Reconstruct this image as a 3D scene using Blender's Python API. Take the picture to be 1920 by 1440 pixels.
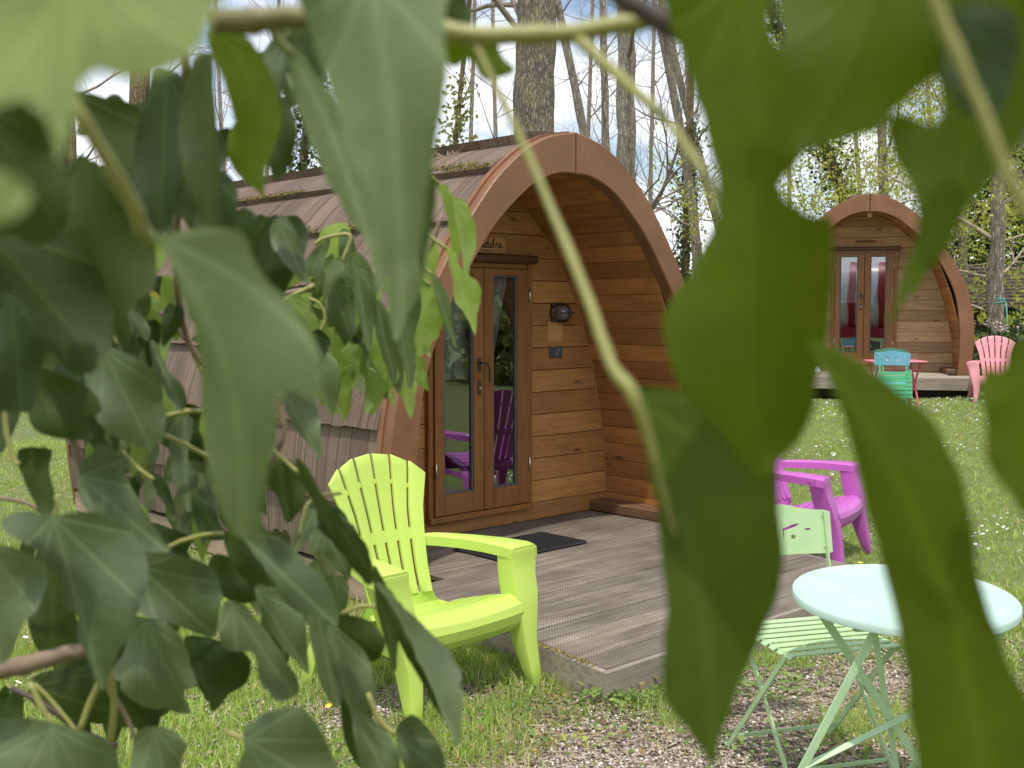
import bpy, bmesh, math, random
import numpy as np
from mathutils import Vector, Matrix, noise
from mathutils.geometry import delaunay_2d_cdt
R = math.radians
random.seed(7)
for o in list(bpy.data.objects): bpy.data.objects.remove(o)
sc = bpy.context.scene
col = sc.collection

# ------------------------------------------------------------ camera
FPX = 2100.0; CH = 1.55; PITCH = math.atan(135/FPX)
cam_d = bpy.data.cameras.new('camera'); cam = bpy.data.objects.new('camera', cam_d); col.objects.link(cam)
cam_d.sensor_width = 36; cam_d.lens = FPX/1920*36
cam.location = (0, 0, CH); cam.rotation_euler = (R(90)-PITCH, 0, 0)
cam_d.clip_start = 0.02; cam_d.clip_end = 1500
cam_d.dof.use_dof = True; cam_d.dof.focus_distance = 5.6; cam_d.dof.aperture_fstop = 11.5
sc.camera = cam

# ------------------------------------------------------------ sky and sun
SUN_EL = 68.0; SUN_AZ = 180.0      # azimuth of the sun, clockwise from +Y (behind the camera, a little left)
w = bpy.data.worlds.new('World'); sc.world = w; w.use_nodes = True
nt = w.node_tree; nt.nodes.clear()
def WN(t, **k):
    n = nt.nodes.new(t)
    for a_, b_ in k.items(): setattr(n, a_, b_)
    return n
out = WN('ShaderNodeOutputWorld'); bg = WN('ShaderNodeBackground'); bg.inputs['Strength'].default_value = 0.13
sky = WN('ShaderNodeTexSky', sky_type='NISHITA'); sky.sun_disc = False
sky.sun_elevation = R(SUN_EL); sky.sun_rotation = R(SUN_AZ); sky.air_density = 1.0; sky.dust_density = 1.5
tc = WN('ShaderNodeTexCoord'); mp = WN('ShaderNodeMapping'); mp.inputs['Scale'].default_value = (1.0, 1.0, 2.2)
mp.inputs['Location'].default_value = (0.35, 0.1, 0.2)
nz = WN('ShaderNodeTexNoise'); nz.inputs['Scale'].default_value = 3.4; nz.inputs['Detail'].default_value = 9; nz.inputs['Roughness'].default_value = 0.56
cr = WN('ShaderNodeValToRGB'); cr.color_ramp.elements[0].position = 0.40; cr.color_ramp.elements[1].position = 0.56
nz2 = WN('ShaderNodeTexNoise'); nz2.inputs['Scale'].default_value = 6.0; nz2.inputs['Detail'].default_value = 6
cc = WN('ShaderNodeValToRGB')
cc.color_ramp.elements[0].position = 0.3; cc.color_ramp.elements[0].color = (5.6, 5.9, 6.8, 1)
cc.color_ramp.elements[1].position = 0.62; cc.color_ramp.elements[1].color = (9.8, 9.9, 10.3, 1)
mx = WN('ShaderNodeMix', data_type='RGBA')
L = nt.links.new
L(tc.outputs['Generated'], mp.inputs[0]); L(mp.outputs[0], nz.inputs['Vector']); L(mp.outputs[0], nz2.inputs['Vector'])
L(nz.outputs['Fac'], cr.inputs[0]); L(nz2.outputs['Fac'], cc.inputs[0])
L(cr.outputs[0], mx.inputs[0]); L(sky.outputs[0], mx.inputs[6]); L(cc.outputs[0], mx.inputs[7])
L(mx.outputs[2], bg.inputs[0]); L(bg.outputs[0], out.inputs[0])
sd = bpy.data.lights.new('sun', 'SUN'); sd.energy = 2.7; sd.angle = R(1.5); sd.color = (1.0, 0.95, 0.87)
so = bpy.data.objects.new('sun', sd); col.objects.link(so)
sv = Vector((math.sin(R(SUN_AZ))*math.cos(R(SUN_EL)), math.cos(R(SUN_AZ))*math.cos(R(SUN_EL)), math.sin(R(SUN_EL))))
so.rotation_euler = sv.to_track_quat('Z', 'Y').to_euler()
sc.view_settings.view_transform = 'Standard'; sc.view_settings.look = 'None'; sc.view_settings.gamma = 1
sc.view_settings.exposure = 0.35
sc.render.engine = 'CYCLES'
sc.cycles.max_bounces = 8; sc.cycles.transparent_max_bounces = 12

# ------------------------------------------------------------ pixel (1920x1440 photo) to world, used to site things
_c, _s = math.cos(-PITCH), math.sin(-PITCH)
def ray(x, y):
    vx, vy, vz = (x-960)/FPX, 1.0, -(y-720)/FPX
    return Vector((vx, _c*vy-_s*vz, _s*vy+_c*vz))
CAMP = Vector((0, 0, CH))
def at(x, y, Y): r = ray(x, y); return CAMP + r*(Y/r.y)
def onz(x, y, z): r = ray(x, y); return CAMP + r*((z-CH)/r.z)
def sstep(a, b, x):
    t = min(1, max(0, (x-a)/(b-a))); return t*t*(3-2*t)
def gz(x, y):
    h = 0.43*sstep(7.2, 14.0, y)*sstep(0.8, 3.5, x+0.12*(y-8)) + 0.03*math.sin(x*1.3+y*0.4)*sstep(5.5, 9, y)
    h += 0.9*sstep(30, 90, y)
    return h

# ------------------------------------------------------------ material helpers
MATS = {}
class NB:
    def __init__(s, name):
        s.m = bpy.data.materials.new(name); s.m.use_nodes = True; s.t = s.m.node_tree; s.t.nodes.clear()
        s.out = s.n('ShaderNodeOutputMaterial'); s.b = s.n('ShaderNodeBsdfPrincipled'); s.l(s.b.outputs[0], s.out.inputs[0])
        MATS[name] = s.m
    def n(s, t, **k):
        n = s.t.nodes.new(t)
        for a_, b_ in k.items(): setattr(n, a_, b_)
        return n
    def l(s, a_, b_): s.t.links.new(a_, b_)
    def coord(s, kind='Object', scale=(1,1,1), loc=(0,0,0), rot=(0,0,0)):
        tc = s.n('ShaderNodeTexCoord'); m = s.n('ShaderNodeMapping')
        m.inputs['Scale'].default_value = scale; m.inputs['Location'].default_value = loc; m.inputs['Rotation'].default_value = rot
        s.l(tc.outputs[kind], m.inputs[0]); return m.outputs[0]
    def noise(s, vec, scale, detail=4, rough=.5, dist=0):
        n = s.n('ShaderNodeTexNoise'); s.l(vec, n.inputs['Vector']); n.inputs['Scale'].default_value = scale
        n.inputs['Detail'].default_value = detail; n.inputs['Roughness'].default_value = rough; n.inputs['Distortion'].default_value = dist
        return n.outputs['Fac']
    def ramp(s, fac, stops):
        r = s.n('ShaderNodeValToRGB'); s.l(fac, r.inputs[0])
        e = r.color_ramp.elements
        while len(e) < len(stops): e.new(0.5)
        for i, (p, c) in enumerate(stops):
            e[i].position = p; e[i].color = (c if len(c) == 4 else (*c, 1)) if hasattr(c, '__len__') else (c, c, c, 1)
        return r.outputs[0]
    def mix(s, fac, a_, b_, mode='MIX'):
        m = s.n('ShaderNodeMix', data_type='RGBA', blend_type=mode)
        for sock, v in ((m.inputs[0], fac), (m.inputs[6], a_), (m.inputs[7], b_)):
            if isinstance(v, (int, float)): sock.default_value = v
            elif isinstance(v, tuple): sock.default_value = (*v, 1) if len(v) == 3 else v
            else: s.l(v, sock)
        return m.outputs[2]
    def math(s, op, a_, b_=None, clamp=False):
        m = s.n('ShaderNodeMath', operation=op); m.use_clamp = clamp
        for i, v in enumerate((a_, b_)):
            if v is None: continue
            if isinstance(v, (int, float)): m.inputs[i].default_value = v
            else: s.l(v, m.inputs[i])
        return m.outputs[0]
    def bump(s, h, strength=.3, dist=.01):
        b = s.n('ShaderNodeBump'); b.inputs['Strength'].default_value = strength; b.inputs['Distance'].default_value = dist
        s.l(h, b.inputs['Height']); s.l(b.outputs[0], s.b.inputs['Normal']); return b.outputs[0]
    def base(s, c):
        if isinstance(c, tuple): s.b.inputs['Base Color'].default_value = (*c, 1)
        else: s.l(c, s.b.inputs['Base Color'])
    def rough(s, v):
        if isinstance(v, (int, float)): s.b.inputs['Roughness'].default_value = v
        else: s.l(v, s.b.inputs['Roughness'])
    def rnd(s):
        return s.n('ShaderNodeObjectInfo').outputs['Random']
def sc3(c, f): return tuple(x*f for x in c)

def wood_mat(name, base, dark, axis='x', grain=1.0, rough=.6, knots=True, vary=.5):
    """planed timber: long grain along one axis, knots, each board its own tone"""
    s = NB(name)
    oi = s.n('ShaderNodeObjectInfo'); tcn = s.n('ShaderNodeTexCoord')
    add = s.n('ShaderNodeVectorMath', operation='ADD')
    cmb = s.n('ShaderNodeCombineXYZ')
    r10 = s.math('MULTIPLY', oi.outputs['Random'], 13.0)
    for i in range(3): s.l(r10, cmb.inputs[i])
    s.l(tcn.outputs['Object'], add.inputs[0]); s.l(cmb.outputs[0], add.inputs[1])
    mpg = s.n('ShaderNodeMapping'); k = 9*grain
    mpg.inputs['Scale'].default_value = {'x': (1.2, k, k*1.6), 'y': (k, 1.2, k*1.6), 'z': (k, k, 1.2)}[axis]
    s.l(add.outputs[0], mpg.inputs[0])
    g = s.noise(mpg.outputs[0], 2.2, 8, .62, .6)
    fine = s.noise(mpg.outputs[0], 9, 4, .6); stn = s.noise(add.outputs[0], 3.2, 5, .65)
    c = s.ramp(g, [(.28, dark), (.5, base), (.75, sc3(base, 1.25))])
    c = s.mix(s.math('MULTIPLY', s.math('SUBTRACT', fine, .45), .9, True), c, sc3(dark, .7))
    tone = s.ramp(oi.outputs['Random'], [(0, sc3((1, .93, .88), 1-vary*.45)), (.5, (1, 1, 1)), (1, sc3((1.06, 1.05, 1), 1+vary*.3))])
    c = s.mix(1.0, c, tone, 'MULTIPLY')
    c = s.mix(s.ramp(stn, [(.45, 0), (.72, .38)]), c, sc3(dark, .75))
    if knots:
        v = s.n('ShaderNodeTexVoronoi'); v.inputs['Scale'].default_value = 1.0; v.inputs['Randomness'].default_value = 1
        mk = s.n('ShaderNodeMapping'); q = 7.0
        mk.inputs['Scale'].default_value = {'x': (2.6, q, q), 'y': (q, 2.6, q), 'z': (q, q, 2.6)}[axis]
        s.l(add.outputs[0], mk.inputs[0]); s.l(mk.outputs[0], v.inputs['Vector'])
        kn = s.ramp(v.outputs['Distance'], [(.05, 1), (.13, 0)])
        c = s.mix(s.math('MULTIPLY', kn, .85), c, sc3(dark, .25))
    s.base(c); s.rough(rough); s.bump(s.math('ADD', g, fine), .25, .002)
    return s.m

wood_mat('wall_wood', (.44, .215, .064), (.31, .135, .038), 'x')
wood_mat('lining_wood', (.41, .18, .050), (.28, .112, .034), 'y')
wood_mat('door_wood', (.27, .115, .030), (.21, .085, .021), 'z', .8, .42, False, .1)
wood_mat('lintel_wood', (.10, .04, .016), (.07, .026, .01), 'x', 1, .5, False, .1)
wood_mat('pale_wood', (.46, .245, .09), (.36, .17, .06), 'x', 1, .6, False, .1)
wood_mat('tan_wood', (.40, .30, .20), (.30, .20, .13), 'y', 1, .7, False, .2)
wood_mat('old_wood', (.30, .255, .205), (.16, .13, .10), 'x', 1.2, .8, False, .5)
wood_mat('far_wall_wood', (.46, .29, .15), (.30, .17, .08), 'x')

def fascia():
    s = NB('fascia_paint'); v = s.coord('Object', (1, 1, 1))
    n = s.noise(v, 3, 5, .6); f = s.noise(v, 60, 3, .6); sp = s.noise(v, 38, 2, .5)
    c = s.ramp(n, [(.3, (.175, .078, .032)), (.55, (.22, .098, .041)), (.8, (.265, .135, .066))])
    c = s.mix(s.ramp(sp, [(.76, 0), (.79, .6)]), c, (.62, .5, .4))
    s.base(c); s.rough(s.ramp(f, [(.3, .42), (.7, .62)])); s.bump(f, .12, .002)
fascia()

def roof():
    s = NB('roof_tile'); tcn = s.n('ShaderNodeTexCoord'); oi = s.n('ShaderNodeObjectInfo')
    sep = s.n('ShaderNodeSeparateXYZ'); s.l(tcn.outputs['Object'], sep.inputs[0])
    vec = tcn.outputs['Object']
    # fine pressed grooves running down the slope (constant along the slope, vary along y)
    y = sep.outputs['Y']
    cm = s.n('ShaderNodeCombineXYZ'); s.l(s.math('MULTIPLY', y, 62.0), cm.inputs[0])
    s.l(s.math('MULTIPLY', s.rnd(), 9), cm.inputs[1])
    g1 = s.noise(cm.outputs[0], 1.0, 2, .5)
    wob = s.noise(vec, 14, 3, .5)
    mn = s.n('ShaderNodeMapping'); mn.inputs['Scale'].default_value = (1, 1, 1); s.l(vec, mn.inputs[0])
    gran = s.noise(mn.outputs[0], 190, 2, .8)
    big = s.noise(vec, 1.7, 4, .6)
    c = s.ramp(gran, [(.3, (.078, .047, .032)), (.5, (.155, .100, .072)), (.72, (.29, .205, .155))])
    gro = s.ramp(g1, [(.38, 1), (.47, 0)])
    amt = s.math('MULTIPLY', gro, s.ramp(oi.outputs['Random'], [(.1, .35), (.6, .9)]))
    c = s.mix(amt, c, (.038, .024, .018))
    c = s.mix(s.ramp(big, [(.35, .0), (.7, .5)]), c, (.20, .165, .12))
    c = s.mix(1, c, s.ramp(oi.outputs['Random'], [(0, (.72, .70, .69)), (1, (1.18, 1.15, 1.12))]), 'MULTIPLY')
    s.base(c); s.rough(.85)
    h = s.math('ADD', s.math('MULTIPLY', gran, .5), s.math('MULTIPLY', gro, -1.2))
    s.bump(h, .5, .004)
roof()

def deckmat():
    s = NB('deck_board'); tcn = s.n('ShaderNodeTexCoord'); oi = s.n('ShaderNodeObjectInfo')
    vec = tcn.outputs['Object']
    sep = s.n('ShaderNodeSeparateXYZ'); s.l(vec, sep.inputs[0])
    P = 2*math.pi/.0175
    sx = s.math('SINE', s.math('MULTIPLY', sep.outputs['X'], P)); sy = s.math('SINE', s.math('MULTIPLY', sep.outputs['Y'], P))
    dots = s.math('MULTIPLY', s.math('ADD', s.math('ADD', sx, sy), .0), .5)
    hole = s.ramp(dots, [(.25, 0), (.62, 1)])
    mg = s.n('ShaderNodeMapping'); mg.inputs['Scale'].default_value = (1.0, 12, 12); s.l(vec, mg.inputs[0])
    g = s.noise(mg.outputs[0], 2.4, 7, .6); bl = s.noise(vec, 2.3, 5, .6)
    c = s.ramp(g, [(.3, (.125, .105, .082)), (.5, (.225, .195, .155)), (.75, (.36, .32, .265))])
    c = s.mix(s.ramp(bl, [(.38, .0), (.68, .75)]), c, (.10, .08, .066))
    c = s.mix(1, c, s.ramp(oi.outputs['Random'], [(0, (.80, .78, .76)), (1, (1.18, 1.14, 1.08))]), 'MULTIPLY')
    c = s.mix(s.math('MULTIPLY', hole, .85), c, (.035, .027, .022))
    s.base(c); s.rough(.85); s.bump(s.math('SUBTRACT', g, hole), .5, .004)
deckmat()

def plastic(name, c, rough=.42, sss=0):
    s = NB(name); v = s.coord('Object'); n = s.noise(v, 6, 5, .6); f = s.noise(v, 220, 2, .5); d = s.noise(v, 2.2, 6, .65)
    cc = s.ramp(n, [(.3, sc3(c, .93)), (.7, c)])
    cc = s.mix(s.ramp(d, [(.58, 0), (.8, .16)]), cc, (.42, .38, .3))
    s.base(cc); s.rough(s.ramp(n, [(.3, rough-.06), (.7, rough+.12)])); s.bump(f, .06, .001)
    s.b.inputs['Subsurface Weight'].default_value = sss; s.b.inputs['Subsurface Radius'].default_value = (.02, .02, .01)
    s.b.inputs['Subsurface Scale'].default_value = .5
plastic('lime_plastic', (.50, .66, .115), .45)
plastic('purple_plastic', (.50, .115, .46))
plastic('pink_plastic', (.74, .30, .33))
def paint(name, c, chip=(.35, .2, .12), rough=.4):
    s = NB(name); v = s.coord('Object'); n = s.noise(v, 9, 6, .65); m = s.noise(v, 30, 4, .7)
    cc = s.ramp(n, [(.3, sc3(c, .86)), (.6, c)])
    cc = s.mix(s.ramp(m, [(.70, 0), (.74, .8)]), cc, chip)
    s.base(cc); s.rough(s.ramp(n, [(.3, rough), (.7, rough+.2)])); s.bump(m, .05, .001)
paint('mint_table_paint', (.46, .62, .54), (.48, .55, .46), .35)
paint('green_chair_paint', (.44, .62, .33), (.36, .42, .25))
paint('sage_chair_paint', (.50, .70, .42), (.40, .50, .30))
paint('blue_paint', (.24, .58, .82)); paint('red_paint', (.62, .07, .12)); paint('pink_top_paint', (.85, .22, .30))
paint('emerald_paint', (.10, .52, .26)); paint('dark_green_paint', (.05, .19, .11))
def simple(name, c, rough=.5, metal=0, bump=0, scale=40, var=.25):
    s = NB(name); v = s.coord('Object'); n = s.noise(v, scale, 5, .6)
    s.base(s.ramp(n, [(.3, sc3(c, 1-var)), (.7, sc3(c, 1+var))])); s.rough(rough); s.b.inputs['Metallic'].default_value = metal
    if bump: s.bump(n, bump, .003)
    return s
simple('rubber_mat', (.018, .018, .020), .8, 0, .8, 90)
simple('gasket', (.10, .105, .11), .5)
simple('bright_metal', (.72, .70, .66), .32, 1)
simple('dark_metal', (.11, .085, .07), .42, .8, .2)
simple('slate', (.07, .075, .075), .45, 0, .3)
simple('hole_dark', (.012, .01, .01), .9)
simple('ink', (.035, .012, .02), .5)
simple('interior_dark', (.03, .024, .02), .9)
simple('moss', (.20, .17, .035), .95, 0, .6, 60, .5)
simple('shaded_boards', (.028, .022, .02), .9)  # barn wall: shadow below the roof painted as near-black boards
simple('barn_roof', (.085, .055, .048), .85, 0, .4, 12)
simple('white_cloth', (.72, .70, .66), .8, 0, .3, 12)
wood_mat('kerb_wood', (.19, .105, .055), (.12, .065, .035), 'y')
simple('curtain_cloth', (.50, .54, .56), .9, 0, .2, 30, .15)
simple('green_rope', (.10, .42, .32), .7)
simple('wagon_silver', (.88, .86, .90), .25, .0, .05, 3, .1)
simple('wagon_red', (.45, .03, .05), .4)
simple('pebble', (.62, .57, .50), .85, 0, .3, 30, .35)
simple('wood_chip', (.36, .235, .19), .85, 0, .4, 22, .5)
simple('daisy_white', (.82, .82, .80), .7, var=.05); simple('dandelion', (.85, .60, .02), .7, var=.1)
def glass():
    s = NB('door_glass'); s.t.nodes.remove(s.b)
    g = s.n('ShaderNodeBsdfGlossy'); g.inputs['Roughness'].default_value = .0; g.inputs['Color'].default_value = (.95, .97, 1, 1)
    t = s.n('ShaderNodeBsdfTransparent'); t.inputs['Color'].default_value = (.84, .87, .86, 1)
    fr = s.n('ShaderNodeFresnel'); fr.inputs['IOR'].default_value = 2.05
    m = s.n('ShaderNodeMixShader'); f = s.math('ADD', s.math('MULTIPLY', fr.outputs[0], 1.25), .10, True)
    v = s.coord('Object'); n = s.noise(v, 1.3, 2, .5); b = s.n('ShaderNodeBump'); b.inputs['Strength'].default_value = .05; b.inputs['Distance'].default_value = .02
    s.l(n, b.inputs['Height']); s.l(b.outputs[0], g.inputs['Normal'])
    s.l(f, m.inputs[0]); s.l(t.outputs[0], m.inputs[1]); s.l(g.outputs[0], m.inputs[2]); s.l(m.outputs[0], s.out.inputs[0])
glass()
def lampglass():
    s = NB('lamp_glass'); s.base((.16, .13, .15)); s.rough(.12); s.b.inputs['Specular IOR Level'].default_value = .8
lampglass()

# ------------------------------------------------------------ object helpers
def tag(o, label=None, cat=None, group=None, kind=None):
    if label: o['label'] = label
    if cat: o['category'] = cat
    if group: o['group'] = group
    if kind: o['kind'] = kind
    return o
def empty(name, loc=(0,0,0), rz=0, label=None, cat=None, group=None):
    o = bpy.data.objects.new(name, None); o.empty_display_size = .1; col.objects.link(o)
    o.location = loc; o.rotation_euler = (0, 0, rz); return tag(o, label, cat, group)
def mk(name, verts, faces, mat, parent=None, smooth=False, uv=None):
    me = bpy.data.meshes.new(name); me.from_pydata([tuple(v) for v in verts], [], faces); me.update()
    if smooth: me.shade_smooth()
    if mat: me.materials.append(MATS[mat])
    o = bpy.data.objects.new(name, me); col.objects.link(o)
    if parent: o.parent = parent
    return o
class MB:
    """collects shapes into one mesh"""
    def __init__(s): s.v = []; s.f = []
    def add(s, vs, fs):
        k = len(s.v); s.v += [tuple(v) for v in vs]; s.f += [tuple(i+k for i in f) for f in fs]
    def prism(s, M, sx, sy, sz, b=0.0):
        """box of full size sx,sy,sz centred on matrix M, edges chamfered by b"""
        hx, hy, hz = sx/2, sy/2, sz/2; b = min(b, hx*.9, hy*.9, hz*.9)
        if b <= 0:
            vs = [M @ Vector((x*hx, y*hy, z*hz)) for x in (-1, 1) for y in (-1, 1) for z in (-1, 1)]
            s.add(vs, [(0,1,3,2), (4,6,7,5), (0,4,5,1), (2,3,7,6), (0,2,6,4), (1,5,7,3)]); return
        vs = []; idx = {}
        for x in (-1, 1):
            for y in (-1, 1):
                for z in (-1, 1):
                    for ax in range(3):
                        p = [x*(hx-b), y*(hy-b), z*(hz-b)]; p[ax] = (x*hx, y*hy, z*hz)[ax]
                        idx[(x, y, z, ax)] = len(vs); vs.append(M @ Vector(p))
        fs = []
        I = lambda x, y, z, a: idx[(x, y, z, a)]
        for sgn in (-1, 1):
            q = [I(sgn, -1, -1, 0), I(sgn, 1, -1, 0), I(sgn, 1, 1, 0), I(sgn, -1, 1, 0)]; fs.append(q if sgn > 0 else q[::-1])
            q = [I(-1, sgn, -1, 1), I(-1, sgn, 1, 1), I(1, sgn, 1, 1), I(1, sgn, -1, 1)]; fs.append(q if sgn > 0 else q[::-1])
            q = [I(-1, -1, sgn, 2), I(1, -1, sgn, 2), I(1, 1, sgn, 2), I(-1, 1, sgn, 2)]; fs.append(q if sgn > 0 else q[::-1])
        for p in (-1, 1):
            for q in (-1, 1):
                f = [I(p, q, -1, 0), I(p, q, -1, 1), I(p, q, 1, 1), I(p, q, 1, 0)]; fs.append(f if p*q < 0 else f[::-1]); 
                f = [I(p, -1, q, 0), I(p, -1, q, 2), I(p, 1, q, 2), I(p, 1, q, 0)]; fs.append(f[::-1] if p*q < 0 else f)
                f = [I(-1, p, q, 1), I(-1, p, q, 2), I(1, p, q, 2), I(1, p, q, 1)]; fs.append(f if p*q < 0 else f[::-1])
        for x in (-1, 1):
            for y in (-1, 1):
                for z in (-1, 1):
                    f = [I(x, y, z, 0), I(x, y, z, 1), I(x, y, z, 2)]; fs.append(f if x*y*z > 0 else f[::-1])
        s.add(vs, fs)
    def box(s, x0, x1, y0, y1, z0, z1, b=.003):
        s.prism(Matrix.Translation(((x0+x1)/2, (y0+y1)/2, (z0+z1)/2)), x1-x0, y1-y0, z1-z0, b)
    def bar(s, p, q, w_, t, b=.001, side=Vector((0, 0, 1))):
        """flat bar from p to q, width w_ along 'side' and thickness t"""
        p, q = Vector(p), Vector(q); d = (q-p); L_ = d.length; z = d.normalized(); y = (side - side.dot(z)*z)
        if y.length < 1e-4: y = Vector((1, 0, 0)) - z.x*z
        y.normalize(); x = y.cross(z)
        M = Matrix((x, y, z)).transposed().to_4x4(); M.translation = (p+q)/2
        s.prism(M, t, w_, L_, b)
    def tube(s, pts, rad, n=8, cap=True):
        pts = [Vector(p) for p in pts]; m = len(pts)
        if not hasattr(rad, '__len__'): rad = [rad]*m
        t = (pts[1]-pts[0]).normalized(); ref = Vector((0, 0, 1)) if abs(t.z) < .9 else Vector((1, 0, 0))
        u = t.cross(ref).normalized(); vs = []; fs = []
        for i, p in enumerate(pts):
            if i == 0: t = pts[1]-pts[0]
            elif i == m-1: t = pts[-1]-pts[-2]
            else: t = pts[i+1]-pts[i-1]
            t.normalize(); u = (u - u.dot(t)*t).normalized(); v = t.cross(u)
            for k in range(n):
                a_ = 2*math.pi*k/n; vs.append(p + rad[i]*(math.cos(a_)*u + math.sin(a_)*v))
        for i in range(m-1):
            for k in range(n): fs.append((i*n+k, i*n+(k+1) % n, (i+1)*n+(k+1) % n, (i+1)*n+k))
        if cap: fs.append(tuple(range(n))[::-1]); fs.append(tuple((m-1)*n+k for k in range(n)))
        s.add(vs, fs)
    def extrude(s, outline, y0, y1, b=0):
        """outline in (x,z), counter-clockwise seen from -y; extruded from y0 to y1"""
        n = len(outline)
        vs = [(x, y0, z) for x, z in outline] + [(x, y1, z) for x, z in outline]
        fs = [tuple(range(n)), tuple(range(2*n-1, n-1, -1))] + [(i, i+n, (i+1) % n+n, (i+1) % n) for i in range(n)]
        s.add(vs, fs)
    def strip(s, A, B, closed=False):
        k = len(s.v); n = len(A); s.v += [tuple(p) for p in A] + [tuple(p) for p in B]
        for i in range(n if closed else n-1): j = (i+1) % n; s.f.append((k+i, k+j, k+n+j, k+n+i))
    def build(s, name, mat, parent=None, smooth=False): return mk(name, s.v, s.f, mat, parent, smooth)
def bev(o, wd=.004, seg=2, ang=35):
    """bakes a bevel into the mesh"""
    bm = bmesh.new(); bm.from_mesh(o.data); bmesh.ops.recalc_face_normals(bm, faces=bm.faces)
    es = [e for e in bm.edges if len(e.link_faces) == 2 and e.calc_face_angle(0) > R(ang)]
    bmesh.ops.bevel(bm, geom=es, offset=wd, segments=seg, affect='EDGES', profile=.5, clamp_overlap=True)
    bm.to_mesh(o.data); bm.free(); return o
def smooth_by(o, ang=35):
    me = o.data
    me.shade_smooth()
    try: me.set_sharp_from_angle(angle=R(ang))
    except Exception: pass
    return o
def copy_tree(o, parent=None, mats=None):
    c = o.copy(); col.objects.link(c); c.parent = parent
    if mats and c.type == 'MESH':
        key = (o.data.name, tuple(sorted(mats.items())))
        if key not in _mc:
            me = o.data.copy()
            for i, m in enumerate(me.materials):
                if m.name in mats: me.materials[i] = MATS[mats[m.name]]
            _mc[key] = me
        c.data = _mc[key]
    for ch in list(o.children): copy_tree(ch, c, mats)
    return c
_mc = {}
def cat(pts, n):
    """Catmull-Rom resample of a polyline, n samples per span"""
    P = [Vector(p) for p in pts]; P = [P[0]*2-P[1]] + P + [P[-1]*2-P[-2]]; o = []
    for i in range(1, len(P)-2):
        for k in range(n):
            t = k/n; a_, b_, c_, d_ = P[i-1:i+3]
            o.append(.5*((2*b_) + (c_-a_)*t + (2*a_-5*b_+4*c_-d_)*t*t + (3*b_-a_-3*c_+d_)*t**3))
    o.append(P[-2]); return o

# ------------------------------------------------------------ ground
def ground_mat():
    s = NB('ground_soil'); tcn = s.n('ShaderNodeTexCoord'); v = tcn.outputs['Object']
    n1 = s.noise(v, .9, 5, .6); n2 = s.noise(v, 9, 6, .7); n3 = s.noise(v, 90, 4, .7)
    soil = s.ramp(n3, [(.3, (.14, .10, .068)), (.55, (.30, .235, .17)), (.75, (.48, .41, .32))])
    grass = s.ramp(n2, [(.3, (.075, .11, .022)), (.7, (.20, .23, .065))])
    # bare strip of gravel and bark in front of the deck and round the table
    sep = s.n('ShaderNodeSeparateXYZ'); s.l(v, sep.inputs[0])
    att = s.n('ShaderNodeAttribute'); att.attribute_name = 'bare'
    f = s.math('ADD', att.outputs['Fac'], s.math('MULTIPLY', s.math('SUBTRACT', n1, .5), .9))
    f = s.math('ADD', f, s.math('MULTIPLY', s.math('SUBTRACT', n2, .5), .8))
    c = s.mix(s.ramp(f, [(.35, 0), (.6, 1)]), grass, soil)
    s.base(c); s.rough(.95); s.bump(n3, .6, .02)
ground_mat()
def bare(x, y):
    """how much the turf has worn away to gravel at a point"""
    b = 1.0-min(1, math.hypot((x-.75)/1.25, (y-3.75)/.75))
    b = max(b, .9-min(.9, math.hypot((x-1.5)/1.1, (y-4.3)/.9)))
    b = max(b, .45-min(.45, math.hypot((x+.4)/1.1, (y-4.35)/.7)*.5))
    return max(0, min(1, b*1.5))
xs = sorted(set([round(-300*(1-i/16)**2.5-8, 2) for i in range(17)] + [round(-8+.25*i, 2) for i in range(105)] + [round(18+300*(i/16)**2.5, 2) for i in range(17)]))
ys = sorted(set([-40, -20, -8, -3, 0] + [round(1+.25*i, 2) for i in range(92)] + [round(24+500*(i/20)**2.5, 2) for i in range(21)]))
gv = [(x, y, gz(x, y) - .012 + .012*noise.noise(Vector((x*2, y*2, 0)))) for y in ys for x in xs]
nx = len(xs)
gf = [(j*nx+i, j*nx+i+1, (j+1)*nx+i+1, (j+1)*nx+i) for j in range(len(ys)-1) for i in range(nx-1)]
g = mk('ground', gv, gf, 'ground_soil', smooth=True); tag(g, kind='structure')
at_ = g.data.attributes.new('bare', 'FLOAT', 'POINT'); at_.data.foreach_set('value', [bare(v[0], v[1]) for v in gv])

# ------------------------------------------------------------ the camping pods
WC = Vector((-0.21457968, 7.25304963, 0)); POD_ROT = R(90-46.6)
OUT = [(0,2.60),(.18,2.565),(.33,2.505),(.454,2.43),(.63,2.285),(.79,2.10),(.93,1.915),(1.05,1.73),(1.217,1.44),(1.306,1.18),(1.355,.965),(1.375,.8),(1.378,.6),(1.36,.35),(1.32,.04)]
FIN = [(0,2.356),(.08,2.358),(.16,2.346),(.26,2.312),(.40,2.235),(.63,2.035),(.81,1.81),(.94,1.625),(1.07,1.37),(1.148,1.12),(1.19,.8),(1.197,.55),(1.19,.3),(1.165,.04)]
SKIN = [(0,2.46),(.31,2.313),(.53,2.135),(.725,1.935),(.86,1.72),(.969,1.494),(1.07,1.22),(1.14,.956),(1.19,.73),(1.218,.525),(1.238,.17),(1.242,.0)]
def smooth_profile(P, n=6): return [(v.x, v.y) for v in [Vector((p[0], p[1])) for p in [tuple(q.xy) for q in cat([(a_, b_, 0) for a_, b_ in P], n)]]]
OUTS, FINS, SKINS = smooth_profile(OUT), smooth_profile(FIN), smooth_profile(SKIN)
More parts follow.
